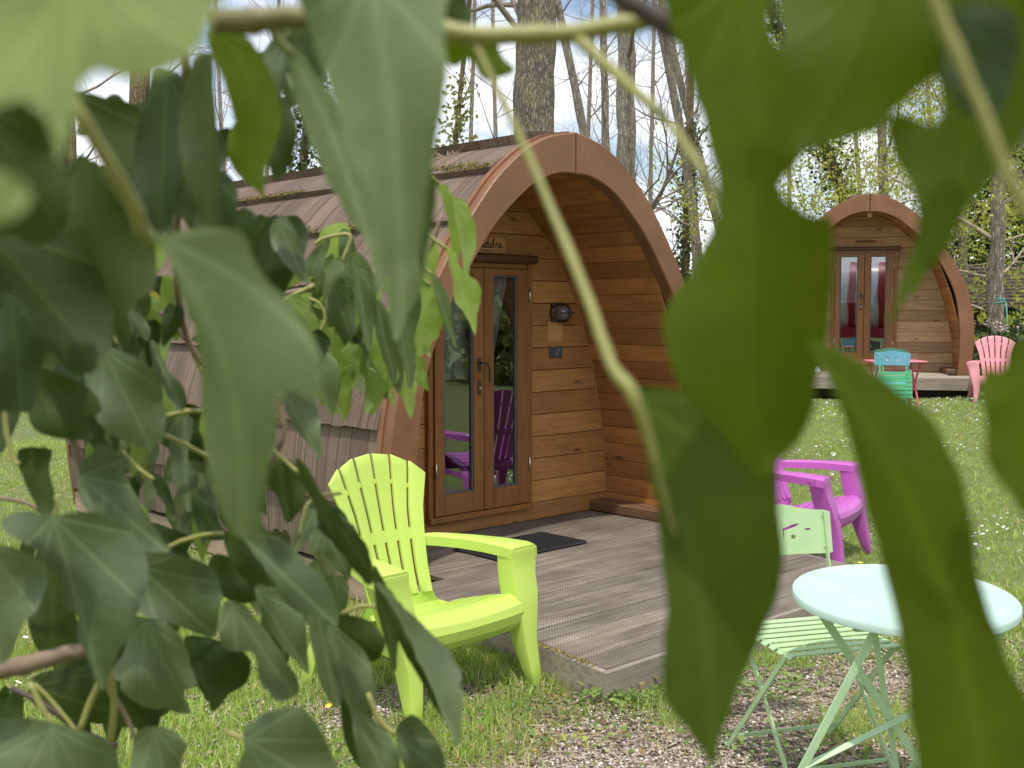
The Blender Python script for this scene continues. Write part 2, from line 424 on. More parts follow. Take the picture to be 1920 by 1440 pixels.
def resample(P, n):
    P = [Vector(p) for p in P]; acc = [0]
    for i in range(1, len(P)): acc.append(acc[-1]+(P[i]-P[i-1]).length)
    out_ = []
    j = 0
    for k in range(n+1):
        t = acc[-1]*k/n
        while j < len(P)-2 and acc[j+1] < t: j += 1
        u = (t-acc[j])/(acc[j+1]-acc[j]); out_.append(P[j].lerp(P[j+1], u))
    return out_
def arcpt(P, s_):
    """point and outward normal at arc length s_ from the ridge, right-hand side"""
    acc = 0
    for i in range(len(P)-1):
        p, q = Vector(P[i]), Vector(P[i+1]); l_ = (q-p).length
        if s_ <= acc+l_ or i == len(P)-2:
            u = (s_-acc)/l_; t = (q-p).normalized(); return p+(q-p)*u, Vector((-t.y, t.x))*(1 if t.x*1 > -9 else -1)
        acc += l_
def half_at(P, z):
    """half width of a profile at height z"""
    for i in range(len(P)-1):
        if P[i][1] >= z >= P[i+1][1]:
            u = (P[i][1]-z)/max(1e-6, P[i][1]-P[i+1][1]); return P[i][0]+(P[i+1][0]-P[i][0])*u
    return 0 if z > P[0][1] else P[-1][0]
YF = -.857; YB = 3.25; ZD = .13

def stroke_letters(word, h, mb, x0=0, slant=.25, r=.0035, sp=0):
    """handwritten letters as thin brush strokes; returns the end x"""
    G = {
     'a': (.62, [[(.55,.6),(.35,.72),(.12,.6),(.08,.3),(.22,.05),(.42,.12),(.56,.45),(.58,.68),(.55,.2),(.66,.04),(.8,.12)]]),
     'b': (.60, [[(.1,.2),(.2,1.0),(.32,1.35),(.22,1.4),(.15,1.0),(.12,.1),(.3,.0),(.5,.2),(.5,.5),(.32,.6),(.14,.4)]]),
     'r': (.45, [[(.05,.5),(.15,.7),(.17,.5),(.14,.05)],[(.16,.45),(.3,.68),(.45,.62)]]),
     'c': (.50, [[(.5,.55),(.34,.7),(.12,.5),(.1,.2),(.28,.02),(.5,.12)]]),
     'd': (.62, [[(.55,.55),(.35,.65),(.1,.45),(.12,.12),(.32,.02),(.52,.25),(.66,1.0),(.7,1.4),(.58,.7),(.58,.1),(.75,.08)]]),
     'o': (.52, [[(.3,.68),(.1,.5),(.1,.15),(.3,.02),(.46,.2),(.46,.5),(.3,.68)]]),
     'n': (.6, [[(.05,.6),(.14,.62),(.12,.05)],[(.13,.4),(.3,.68),(.44,.55),(.44,.1),(.56,.05)]]),
     'i': (.28, [[(.08,.62),(.1,.1),(.2,.04)],[(.12,.9),(.13,.96)]]),
     'e': (.5, [[(.1,.35),(.42,.42),(.38,.65),(.2,.65),(.1,.35),(.2,.03),(.48,.12)]]),
     'p': (.55, [[(.1,.6),(.1,-.4)],[(.1,.5),(.3,.68),(.46,.45),(.36,.1),(.12,.1)]]),
     't': (.4, [[(.18,1.05),(.14,.2),(.26,.02),(.36,.1)],[(.02,.68),(.34,.7)]]),
     'u': (.6, [[(.08,.62),(.08,.15),(.25,.02),(.44,.2),(.46,.62),(.46,.1),(.56,.04)]]),
     'm': (.8, [[(.05,.6),(.1,.05)],[(.1,.45),(.24,.66),(.34,.05)],[(.34,.45),(.5,.66),(.6,.08),(.7,.04)]]),
     'l': (.3, [[(.1,.1),(.2,1.2),(.1,1.3),(.1,.1),(.24,.02)]]),
    }
    x = x0
    for ch in word:
        if ch == ' ': x += .5*h; continue
        wd, st = G[ch]
        for s_ in st:
            pts = cat([(x+(px+slant*pz)*h, 0, pz*h) for px, pz in s_], 4)
            mb.tube(pts, r, 4)
        x += wd*h*1.05+sp
    return x

def make_pod(name, label):
    pod = empty(name, label=label, cat='camping pod', group=None)
    # front fascia, two curved halves meeting at the ridge
    for sg in (-1, 1):
        A = resample(OUTS, 44); B = resample(FINS, 44); mb = MB()
        ya, yb = YF, YF+.085
        o_ = [Vector((sg*max(p.x, .0055), 0, p.y)) for p in A]; i_ = [Vector((sg*max(p.x, .0055), 0, p.y)) for p in B]
        e = .007
        loops = []
        for k in range(len(o_)):
            d_ = (o_[k]-i_[k]).normalized()
            loops.append([i_[k]+Vector((0, ya+e, 0)), i_[k]+d_*e+Vector((0, ya, 0)), o_[k]-d_*e+Vector((0, ya, 0)), o_[k]+Vector((0, ya+e, 0)), o_[k]+Vector((0, yb, 0)), i_[k]+Vector((0, yb, 0))])
        for k in range(len(loops)-1): mb.strip(loops[k], loops[k+1], True)
        n0 = len(mb.v); mb.add(loops[0], [(0,1,2,3,4,5)]); mb.add(loops[-1], [(5,4,3,2,1,0)])
        f = mb.build('front_fascia', 'fascia_paint', pod); bm = bmesh.new(); bm.from_mesh(f.data); bmesh.ops.remove_doubles(bm, verts=bm.verts, dist=1e-5); bmesh.ops.recalc_face_normals(bm, faces=bm.faces); bm.to_mesh(f.data); bm.free()
        smooth_by(f, 28)
        # rim strip covering tile ends
        mb = MB(); A2 = resample(OUTS, 44)
        P0 = []; P1 = []; P2 = []; P3 = []
        for k, p in enumerate(A2):
            q = A2[min(k+1, 44)]-A2[max(k-1, 0)]; nrm = Vector((-q.y, q.x)).normalized()
            a0 = p+nrm*.0; a1 = p+nrm*.012
            P0.append(Vector((sg*max(a0.x, .004), yb-.02, a0.y))); P1.append(Vector((sg*max(a1.x, .004), yb-.02, a1.y)))
            P2.append(Vector((sg*max(a1.x, .004), yb+.018, a1.y))); P3.append(Vector((sg*max(a0.x, .004), yb+.018, a0.y)))
        for X, Y_ in ((P0, P1), (P1, P2), (P2, P3)): mb.strip(X, Y_)
        smooth_by(mb.build('rim_strip', 'fascia_paint', pod), 50)
        # back fascia
        mb = MB()
        for k in range(44):
            pass
        o2 = [Vector((p.x*sg*1.005, YB, p.y*1.004)) for p in A]; i2 = [Vector((p.x*sg, YB, p.y)) for p in B]
        o3 = [v+Vector((0, .05, 0)) for v in o2]; i3 = [v+Vector((0, .05, 0)) for v in i2]
        for X, Y_ in ((i2, o2), (o2, o3), (o3, i3)): mb.strip(X, Y_)
        smooth_by(mb.build('back_fascia', 'fascia_paint', pod), 50)
    # arched porch lining, boards running front to back
    NL = 24
    S = resample(SKINS, NL*3)
    for sg in (-1, 1):
        for k in range(NL):
            seg = [S[k*3+j] for j in range(4)]; mb = MB(); g_ = .0022
            d0 = (seg[1]-seg[0]).normalized(); d3 = (seg[3]-seg[2]).normalized(); seg = [seg[0]+d0*g_, seg[1], seg[2], seg[3]-d3*g_]
            y0, y1 = YF+.086, -.001
            A_, B_, C_, D_ = [], [], [], []
            for j, p in enumerate(seg):
                t = (seg[min(j+1, 3)]-seg[max(j-1, 0)]).normalized(); nn = Vector((-t.y, t.x))*.018
                off = Vector((0, 0)) if 0 < j < 3 else nn*.2
                A_.append(Vector((sg*(p.x+off.x), y0, p.y+off.y))); B_.append(Vector((sg*(p.x+off.x), y1, p.y+off.y)))
                C_.append(Vector((sg*(p.x+nn.x), y0, p.y+nn.y))); D_.append(Vector((sg*(p.x+nn.x), y1, p.y+nn.y)))
            mb.strip(A_, B_); mb.strip(C_, D_); mb.strip(A_, C_); mb.strip(B_, D_); mb.add([A_[0], B_[0], D_[0], C_[0]], [(0,1,2,3)]); mb.add([A_[3], B_[3], D_[3], C_[3]], [(0,1,2,3)])
            mb.build('lining_board', 'lining_wood', pod)
    # dark backing shell behind the lining
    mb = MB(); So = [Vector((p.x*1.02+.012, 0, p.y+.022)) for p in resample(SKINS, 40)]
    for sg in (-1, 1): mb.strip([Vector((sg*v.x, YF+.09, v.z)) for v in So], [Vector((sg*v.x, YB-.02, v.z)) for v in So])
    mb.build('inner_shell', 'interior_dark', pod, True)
    # door wall: horizontal planks cut to the arch, split round the door
    z = ZD; k = 0; pitch = .1515; hgt = [.118]+[pitch]*20
    while z < 2.44:
        z1 = min(z+hgt[k]-.004, 2.45); zs = [z+(z1-z)*t/4 for t in range(5)]
        parts = [(-1, 1)] if z > 1.85 else ([(-1, -1), (1, 1)] if z1 > .26 else [(-1, 1)])
        if z < 1.85 < z1-.01:
            mb = MB(); mb.box(-.43, .43, 0, .03, 1.869, z1, .003); mb.build('wall_plank', 'wall_wood', pod)
        for l_, r_ in parts:
            def edge(s_, zz): return s_*half_at(SKINS, zz)
            if l_ == -1 and r_ == 1: L_ = [(edge(-1, q), q) for q in zs]; R_ = [(edge(1, q), q) for q in zs]
            elif l_ == -1: L_ = [(edge(-1, q), q) for q in zs]; R_ = [(-.43, q) for q in zs]
            else: L_ = [(.43, q) for q in zs]; R_ = [(edge(1, q), q) for q in zs]
            ol = L_[::-1] + R_; mb = MB(); mb.extrude(ol, 0, .03)
            p = bev(mb.build('wall_plank', 'wall_wood', pod), .003, 1)
        z += hgt[k]; k += 1
    mb = MB(); sk = resample(SKINS, 30); ol = [(-p.x*.99, p.y-.01) for p in sk[::-1]]+[(p.x*.99, p.y-.01) for p in sk[1:]]
    # room behind the glass: dark floor, back wall; the door opening stays open
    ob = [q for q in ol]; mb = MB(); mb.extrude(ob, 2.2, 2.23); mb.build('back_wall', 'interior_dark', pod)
    mb = MB(); mb.box(-1.22, 1.22, .03, 3.2, .06, .14, 0); mb.build('floor', 'tan_wood', pod)
    mb = MB(); mb.box(-.95, .5, 1.1, 2.1, .14, .55, .02); mb.box(-.9, -.45, 1.2, 1.6, .56, .68, .05); mb.build('bed', 'white_cloth', pod)
    # rear gable
    mb = MB(); mb.extrude([(-p.x*.99, p.y-.03) for p in resample(OUTS, 24)[::-1]]+[(p.x*.99, p.y-.03) for p in resample(OUTS, 24)[1:]], YB-.03, YB); mb.build('rear_gable', 'wall_wood', pod)
    # curtains half drawn behind the panes
    for (xa, xb, za, zb, sl) in ((-.36, -.06, 1.12, 1.84, 0), (.05, .30, 1.12, 1.84, -.16)):
        mb = MB(); A_ = []; B_ = []; H_ = []
        for k in range(41):
            u = k/40; yv = .045+.012*math.sin(u*38)+.006*math.sin(u*17); A_.append(Vector((xa+(xb-xa)*u, yv, zb))); xx = xa+(xb+sl-xa)*u; B_.append(Vector((xx, yv, za+.04))); H_.append(Vector((xx, yv, za)))
        mb.strip(A_, B_); cu = mb.build('curtain', 'curtain_cloth', pod, True)
        mb = MB(); mb.strip(B_, H_); mb.build('hem', 'white_cloth', cu, True)
    # thin bead where wall meets lining
    mb = MB()
    for sg in (-1, 1):
        pts = [Vector((sg*(p.x-.004), -.006, p.y-.004)) for p in resample(SKINS, 40)]
        mb.tube([q for q in pts if q.z > .14], .0045, 5)
    mb.build('corner_bead', 'pale_wood', pod, True)
    # kerb timbers at the foot of the porch lining
    for sg in (-1, 1):
        mb = MB(); x0, x1 = sorted((sg*1.055, sg*1.235)); mb.box(x0, x1, YF+.1, -.012, ZD, ZD+.072, .006)
        mb.build('kerb_timber', 'kerb_wood', pod)
    # door casing
    mb = MB()
    mb.box(-.452, -.412, -.038, .04, .255, 1.868, .004); mb.box(.412, .452, -.038, .04, .255, 1.868, .004); mb.box(-.411, .411, -.03, .04, 1.835, 1.868, .003)
    mb.build('door_casing', 'door_wood', pod)
    mb = MB(); mb.box(-.485, .485, -.068, -.003, 1.869, 1.925, .012); mb.build('lintel', 'lintel_wood', pod)
    mb = MB(); mb.box(-.45, .45, -.055, .03, .222, .262, .006); mb.build('threshold', 'door_wood', pod)
    for sg in (-1, 1):
        x0, x1 = (-.41, -.003) if sg < 0 else (.003, .41)
        gx0, gx1 = (-.336, -.090) if sg < 0 else (.082, .298)
        z0, z1, gz0, gz1 = .268, 1.832, .398, 1.79
        lf = MB(); y0, y1 = -.052, -.004
        lf.box(x0, gx0, y0, y1, z0, z1, .003); lf.box(gx1, x1, y0, y1, z0, z1, .003)
        lf.box(gx0, gx1, y0+.001, y1, z0, gz0, .003); lf.box(gx0, gx1, y0+.001, y1, gz1, z1, .003)
        door = lf.build('door_leaf', 'door_wood', pod)
        gk = MB(); t_ = .012
        gk.box(gx0, gx0+t_, y0+.008, y1, gz0, gz1, .002); gk.box(gx1-t_, gx1, y0+.008, y1, gz0, gz1, .002)
        gk.box(gx0+t_, gx1-t_, y0+.009, y1, gz0, gz0+t_, .002); gk.box(gx0+t_, gx1-t_, y0+.009, y1, gz1-t_, gz1, .002)
        gk.build('gasket', 'gasket', door)
        gp = MB(); gp.add([(gx0+t_, -.03, gz0+t_), (gx1-t_, -.03, gz0+t_), (gx1-t_, -.03, gz1-t_), (gx0+t_, -.03, gz1-t_)], [(0,1,2,3)]); gp.build('glass_pane', 'door_glass', door)
        for hz in (1.66, .53) if sg > 0 else (1.66, .56):
            hb = MB(); hx = .405 if sg > 0 else -.409; hb.tube([(hx, -.058, hz-.044), (hx, -.058, hz+.044)], .0065, 8); hb.build('hinge', 'bright_metal', door, True)
        if sg < 0:
            h = MB(); h.box(-.062, -.030, -.060, -.052, 1.17, 1.255, .003); h.box(-.060, -.031, -.060, -.052, 1.02, 1.11, .010)
            h.tube([(-.046, -.062, 1.225), (-.046, -.095, 1.225), (-.03, -.108, 1.222), (-.008, -.112, 1.20), (-.002, -.112, 1.10)], .0075, 8)
            h.build('handle', 'dark_metal', door)
            h = MB(); h.tube([(-.045, -.059, 1.062), (-.045, -.066, 1.062)], .009, 10); h.build('lock', 'bright_metal', door)
    # roof: courses of pressed tiles, seven each side, plus ridge caps
    butts = [.24, .64, 1.05, 1.46, 1.87, 2.28, 2.69, 3.03]
    rr = random.Random(5)
    def tile(mb, s0, s1, y0, y1, sg, th=.03, lift=0):
        A_, B_, C_, D_ = [], [], [], []; n = 4
        for k in range(n+1):
            ss = s0+(s1-s0)*k/n; p, nn = arcpt(OUTS, ss); t = .006+lift+(th-.006)*k/n
            q = p-nn*(-.0)+nn*(t-.022); b_ = p+nn*(-.028)
            A_.append(Vector((sg*q.x, y0, q.y))); B_.append(Vector((sg*q.x, y1, q.y)))
            C_.append(Vector((sg*b_.x, y0, b_.y))); D_.append(Vector((sg*b_.x, y1, b_.y)))
        mb.strip(A_, B_); mb.strip(C_, A_); mb.strip(B_, D_); mb.add([A_[-1], B_[-1], D_[-1], C_[-1]], [(0,1,2,3)])
    for c in range(len(butts)-1):
        s0, s1 = butts[c]-.05, butts[c+1]
        y = YF+.10
        while y < YB-.02:
            wd = rr.choice([.10, .13, .155, .19, .22]); y1 = min(y+wd, YB-.005)
            if YB-y1 < .06: y1 = YB-.005
            mb = MB(); tile(mb, s0, s1-rr.uniform(0, .008), y+.002, y1-.0025, -1, .046, rr.uniform(0, .004)); mb.build('roof_tile', 'roof_tile', pod)
            y = y1
        mb = MB(); y = YF+.10
        while y < YB-.02:
            y1 = min(y+.16, YB-.005); tile(mb, s0, s1, y+.002, y1-.0025, 1, .046, rr.uniform(0, .004)); y = y1
        mb.build('roof_course', 'roof_tile', pod)
    y = YF+.10
    while y < YB:
        y1 = min(y+.46, YB+.0)
        for sg in (-1, 1):
            mb = MB(); tile(mb, .0, .27, y+.002, y1-.003, sg, .052, .018+.004*rr.random()); mb.build('ridge_cap', 'roof_tile', pod)
        y = y1
    # eave batten
    for sg in (-1, 1):
        mb = MB(); x0, x1 = sorted((sg*1.29, sg*1.345)); mb.box(x0, x1, YF+.1, YB-.01, .0, .150, .004); mb.build('eave_batten', 'tan_wood', pod)
    # bulkhead lamp on the wall
    lx, lz = .735, 1.545
    mb = MB(); ring = [(.083, 0), (.083, -.02), (.070, -.032), (.066, -.02)]; N = 24
    def oval(mb, prof, cx, cz, sx=1.0, sz=.78):
        loops = [[Vector((cx+r_*sx*math.cos(2*math.pi*k/N), y_, cz+r_*sz*math.sin(2*math.pi*k/N))) for k in range(N)] for r_, y_ in prof]
        for i in range(len(loops)-1): mb.strip(loops[i], loops[i+1], True)
        mb.add(loops[-1], [tuple(range(N))])
    oval(mb, [(.088, -.001), (.088, -.022), (.080, -.032), (.074, -.034), (.072, -.022)], lx, lz); lamp = mb.build('wall_lamp', 'dark_metal', pod, True)
    mb = MB(); oval(mb, [(.068, -.03), (.066, -.06), (.056, -.085), (.036, -.10), (.012, -.106)], lx, lz); mb.build('lamp_glass', 'lamp_glass', lamp, True)
    mb = MB()
    for a_ in (0,):
        pts = [(lx+.088*math.cos(t)*.0, -.034-.08*math.sin(t), lz+.066*math.cos(t)) for t in [math.pi*j/12 for j in range(13)]]; mb.tube(pts, .006, 6)
        pts = [(lx+.088*math.cos(t), -.034-.08*math.sin(t), lz) for t in [math.pi*j/12 for j in range(13)]]; mb.tube(pts, .006, 6)
    for a_ in range(4):
        t = math.pi/4+a_*math.pi/2; mb.tube([(lx+.094*math.cos(t), -.002, lz+.074*math.sin(t)), (lx+.094*math.cos(t), -.028, lz+.074*math.sin(t))], .012, 8)
    mb.build('lamp_guard', 'dark_metal', lamp, True)
    mb = MB(); mb.box(.630, .778, -.004, -.0005, 1.345, 1.488, .001); mb.build('pale_patch', 'pale_wood', pod)
    mb = MB(); mb.box(.645, .770, -.010, -.0005, 1.232, 1.312, .002); pl = mb.build('number_plate', 'slate', pod)
    mb = MB(); mb.tube([(.70, -.011, 1.25), (.735, -.011, 1.295)], .0012, 4); mb.build('scratch', 'bright_metal', pl)
    return pod
pod = make_pod('camping_pod', 'large brown wooden camping pod with open porch and tiled roof behind the lime chair')
pod2 = copy_tree(pod, None, {'wall_wood': 'far_wall_wood'})
pod['group'] = pod2['group'] = 'arched wooden camping pods'
for ch in list(pod2.children):
    if ch.name.split('.')[0] in ('wall_lamp', 'pale_patch', 'number_plate'):
        for c2 in list(ch.children): bpy.data.objects.remove(c2)
        bpy.data.objects.remove(ch)
pod2['label'] = 'smaller looking distant camping pod with red reflections in its doors, behind the blue folding chair'
pod.location = WC; pod.rotation_euler = (0, 0, POD_ROT)
A2 = Vector((.972, -.235, 0)).normalized(); P2A = Vector((4.903, 15.46, 0)); D2 = Vector((.235, .972, 0)).normalized()
C2 = P2A + D2*.857
pod2.location = (C2.x, C2.y, .565); pod2.rotation_euler = (0, 0, math.atan2(A2.y, A2.x))
# name boards
mb = MB(); mb.box(-.27, .225, -.012, -.001, 1.932, 2.034, .003); sg_ = mb.build('name_board', 'pale_wood', pod)
mb = MB(); xe = stroke_letters('abracadabra', .042, mb, 0, .25, .0028, .006); o = mb.build('lettering', 'ink', sg_); o.location = (.188-xe, -.0145, 1.966)
mb = MB(); mb.tube([(-.2, -.0135, 1.95), (.1, -.0135, 1.948)], .0018, 4); mb.build('underline', 'ink', sg_)
mb = MB(); mb.box(-.26, .27, -.012, -.001, 1.965, 2.05, .003); sg2 = mb.build('name_board', 'pale_wood', pod2)
mb = MB(); xe = stroke_letters('prestidigitateur'.replace('s', 'e').replace('g', 'd'), .036, mb, 0, .15, .003); o = mb.build('lettering', 'ink', sg2); o.location = (.01-xe/2, -.0145, 1.99)
mb = MB(); mb.box(-.03, .03, YF+.086, YF+.2, 2.29, 2.37, .004); mb.build('ridge_beam_end', 'pale_wood', pod2)
# moss on the butts of the upper courses
rr = random.Random(3); mb = MB()
for s_, y0, y1, n in ((.64, -.75, 2.9, 2600), (1.05, .1, 3.1, 2200), (.60, -.6, 0, 400)):
    for i in range(n):
        y = y0+(y1-y0)*rr.random(); 
        if noise.noise(Vector((y*3.1, s_*7, 0))) < -.12: continue
        ss = s_-abs(rr.gauss(0, .028)); p, nn = arcpt(OUTS, ss); q = p+nn*(.026-(s_-ss)*.08); r_ = rr.uniform(.003, .010)
        c_ = Vector((-q.x, y, q.y)); vs = [c_+Vector((rr.uniform(-1, 1), rr.uniform(-1.4, 1.4), rr.uniform(-.5, 1)))*r_ for _ in range(4)]
        mb.add(vs, [(0,1,2), (0,2,3), (0,3,1), (1,3,2)])
m_ = mb.build('roof_moss', 'moss', pod); m_['kind'] = 'stuff'

# ------------------------------------------------------------ decks
def poly_board(mb, A_, B_, C_, D_, z0, z1, b=.004):
    """board with four plan corners"""
    cx = sum((v.x for v in (A_, B_, C_, D_)))/4; cy = sum((v.y for v in (A_, B_, C_, D_)))/4
    def sh(v, e):
        d_ = Vector((cx-v.x, cy-v.y)); return Vector((v.x+(e if d_.x > 0 else -e), v.y+(e if d_.y > 0 else -e)))
    q = [A_, B_, C_, D_]
    vs = [(v.x, v.y, z0) for v in q]+[(v.x, v.y, z1-b) for v in q]+[(*sh(v, b), z1) for v in q]
    fs = [(3,2,1,0)]+[(i, (i+1) % 4, (i+1) % 4+4, i+4) for i in range(4)]+[(i+4, (i+1) % 4+4, (i+1) % 4+8, i+8) for i in range(4)]+[(8,9,10,11)]
    mb.add(vs, fs)
deck = empty('wooden_deck', WC, POD_ROT, 'weathered grey wooden deck with a studded grip pattern in front of the nearer pod', 'deck')
yf = -2.52; nb = 17
def xl(y): return -1.57+(y-yf)*.145
def xr(y): return .77+(y-yf)*.20
yy = yf+.03; wdt = (-.015-yy)/nb
for k in range(nb):
    y0 = yy+k*wdt+.003; y1 = yy+(k+1)*wdt-.003
    inside = y1 > YF
    if inside: a0, a1, b0, b1 = -1.05, -1.05, 1.05, 1.05
    else: a0, a1, b0, b1 = xl(y0), xl(y1), xr(y0), xr(y1)
    mb = MB(); dz_ = random.uniform(-.002, .002)
    poly_board(mb, Vector((a0+.026, y0)), Vector((b0, y0)), Vector((b1, y1)), Vector((a1+.026, y1)), ZD-.028+dz_, ZD+dz_)
    mb.build('deck_board', 'deck_board', deck)
mb = MB(); poly_board(mb, Vector((xl(yf), yf)), Vector((xr(yf), yf)), Vector((xr(yf), yf+.027)), Vector((xl(yf), yf+.027)), -.02, ZD-.003); mb.build('front_skirt', 'old_wood', deck)
mb = MB(); poly_board(mb, Vector((xl(yf+.03), yf+.03)), Vector((xl(yf+.03)+.024, yf+.03)), Vector((xl(YF)+.024, YF)), Vector((xl(YF), YF)), -.02, ZD-.006); mb.build('side_skirt', 'old_wood', deck)
mb = MB(); poly_board(mb, Vector((xr(yf+.03)+.002, yf+.03)), Vector((xr(yf+.03)+.026, yf+.03)), Vector((xr(YF)+.026, YF)), Vector((xr(YF)+.002, YF)), -.02, ZD-.006); mb.build('side_skirt', 'old_wood', deck)
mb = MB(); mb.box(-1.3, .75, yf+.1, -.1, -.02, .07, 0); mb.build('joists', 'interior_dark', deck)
# moss tufts on the left edge
mb = MB()
for i in range(260):
    y = rr.uniform(yf+.1, yf+.75); c_ = Vector((xl(y)+rr.uniform(0, .03), y, ZD-.004)); r_ = rr.uniform(.004, .010)
    vs = [c_+Vector((rr.uniform(-1, 1), rr.uniform(-1.4, 1.4), rr.uniform(-.2, .9)))*r_ for _ in range(4)]; mb.add(vs, [(0,1,2), (0,2,3), (0,3,1), (1,3,2)])
o = mb.build('edge_moss', 'moss', deck); o['kind'] = 'stuff'
# door mat
mc = onz(978, 1026, ZD); ml = WC.copy()
a_v = Vector((math.cos(POD_ROT), math.sin(POD_ROT), 0)); d_v = Vector((-math.sin(POD_ROT), math.cos(POD_ROT), 0))
mb = MB(); mb.box(-.37, .37, -.2, .2, 0, .012, .004)
for i in range(36):
    for j in range(20): mb.box(-.355+i*.0202, -.343+i*.0202, -.19+j*.0196, -.178+j*.0196, .0115, .016, 0)
mat_o = mb.build('door_mat', 'rubber_mat'); mat_o.location = (mc.x, mc.y, ZD+.003); mat_o.rotation_euler = (0, 0, POD_ROT)
tag(mat_o, 'black rubber door mat lying on the deck before the pod doors', 'door mat')
# fallen leaf on deck etc. come later
deck2 = empty('wooden_deck', (C2.x, C2.y, .565), pod2.rotation_euler.z, 'low grey plank deck of the distant pod, reached over the lawn', 'deck')
wood_mat('far_deck_wood', (.36, .31, .25), (.22, .18, .14), 'x', 1, .8, False, .6)
yb = -1.62
for k in range(12):
    y0 = yb+k*.135; mb = MB(); xr0 = 1.42 if y0 < YF-.13 else 1.05; x_l = -1.7 if y0 < YF-.13 else -1.05
    mb.box(x_l, xr0, y0+.003, y0+.132, ZD-.03, ZD+random.uniform(-.003, .003), .004); mb.build('deck_board', 'far_deck_wood', deck2)
mb = MB(); mb.box(-1.7, 1.42, yb-.03, yb-.003, -.03, ZD-.004, .004); mb.build('front_skirt', 'old_wood', deck2)
mb = MB(); mb.box(1.395, 1.42, yb, YF-.02, -.03, ZD-.033, .004); mb.build('side_skirt', 'old_wood', deck2)
mb = MB(); mb.box(-1.6, 1.3, yb+.15, -.1, -.15, .06, 0); mb.build('joists', 'interior_dark', deck2)

# ------------------------------------------------------------ moulded garden armchair (fan back)
def loft(mb, secs):
    """secs: list of (x0,x1,y0,y1,z) rectangles stacked"""
    rings = []
    for x0, x1, y0, y1, z in secs: rings.append([(x0,y0,z),(x1,y0,z),(x1,y1,z),(x0,y1,z)])
    k = len(mb.v); mb.v += [p for r_ in rings for p in r_]; n = len(rings)
    for i in range(n-1):
        for j in range(4): mb.f.append((k+i*4+j, k+i*4+(j+1) % 4, k+(i+1)*4+(j+1) % 4, k+(i+1)*4+j))
    mb.f.append((k+3,k+2,k+1,k)); b = k+(n-1)*4; mb.f.append((b,b+1,b+2,b+3))
def rounded(o, w_=.006, seg=2): bev(o, w_, seg, 28); smooth_by(o, 40); return o
def interp(tab, t):
    for i in range(len(tab)-1):
        if tab[i][0] <= t <= tab[i+1][0]:
            u = (t-tab[i][0])/(tab[i+1][0]-tab[i][0]); return tab[i][1]+(tab[i+1][1]-tab[i][1])*u
    return tab[-1][1] if t > tab[-1][0] else tab[0][1]
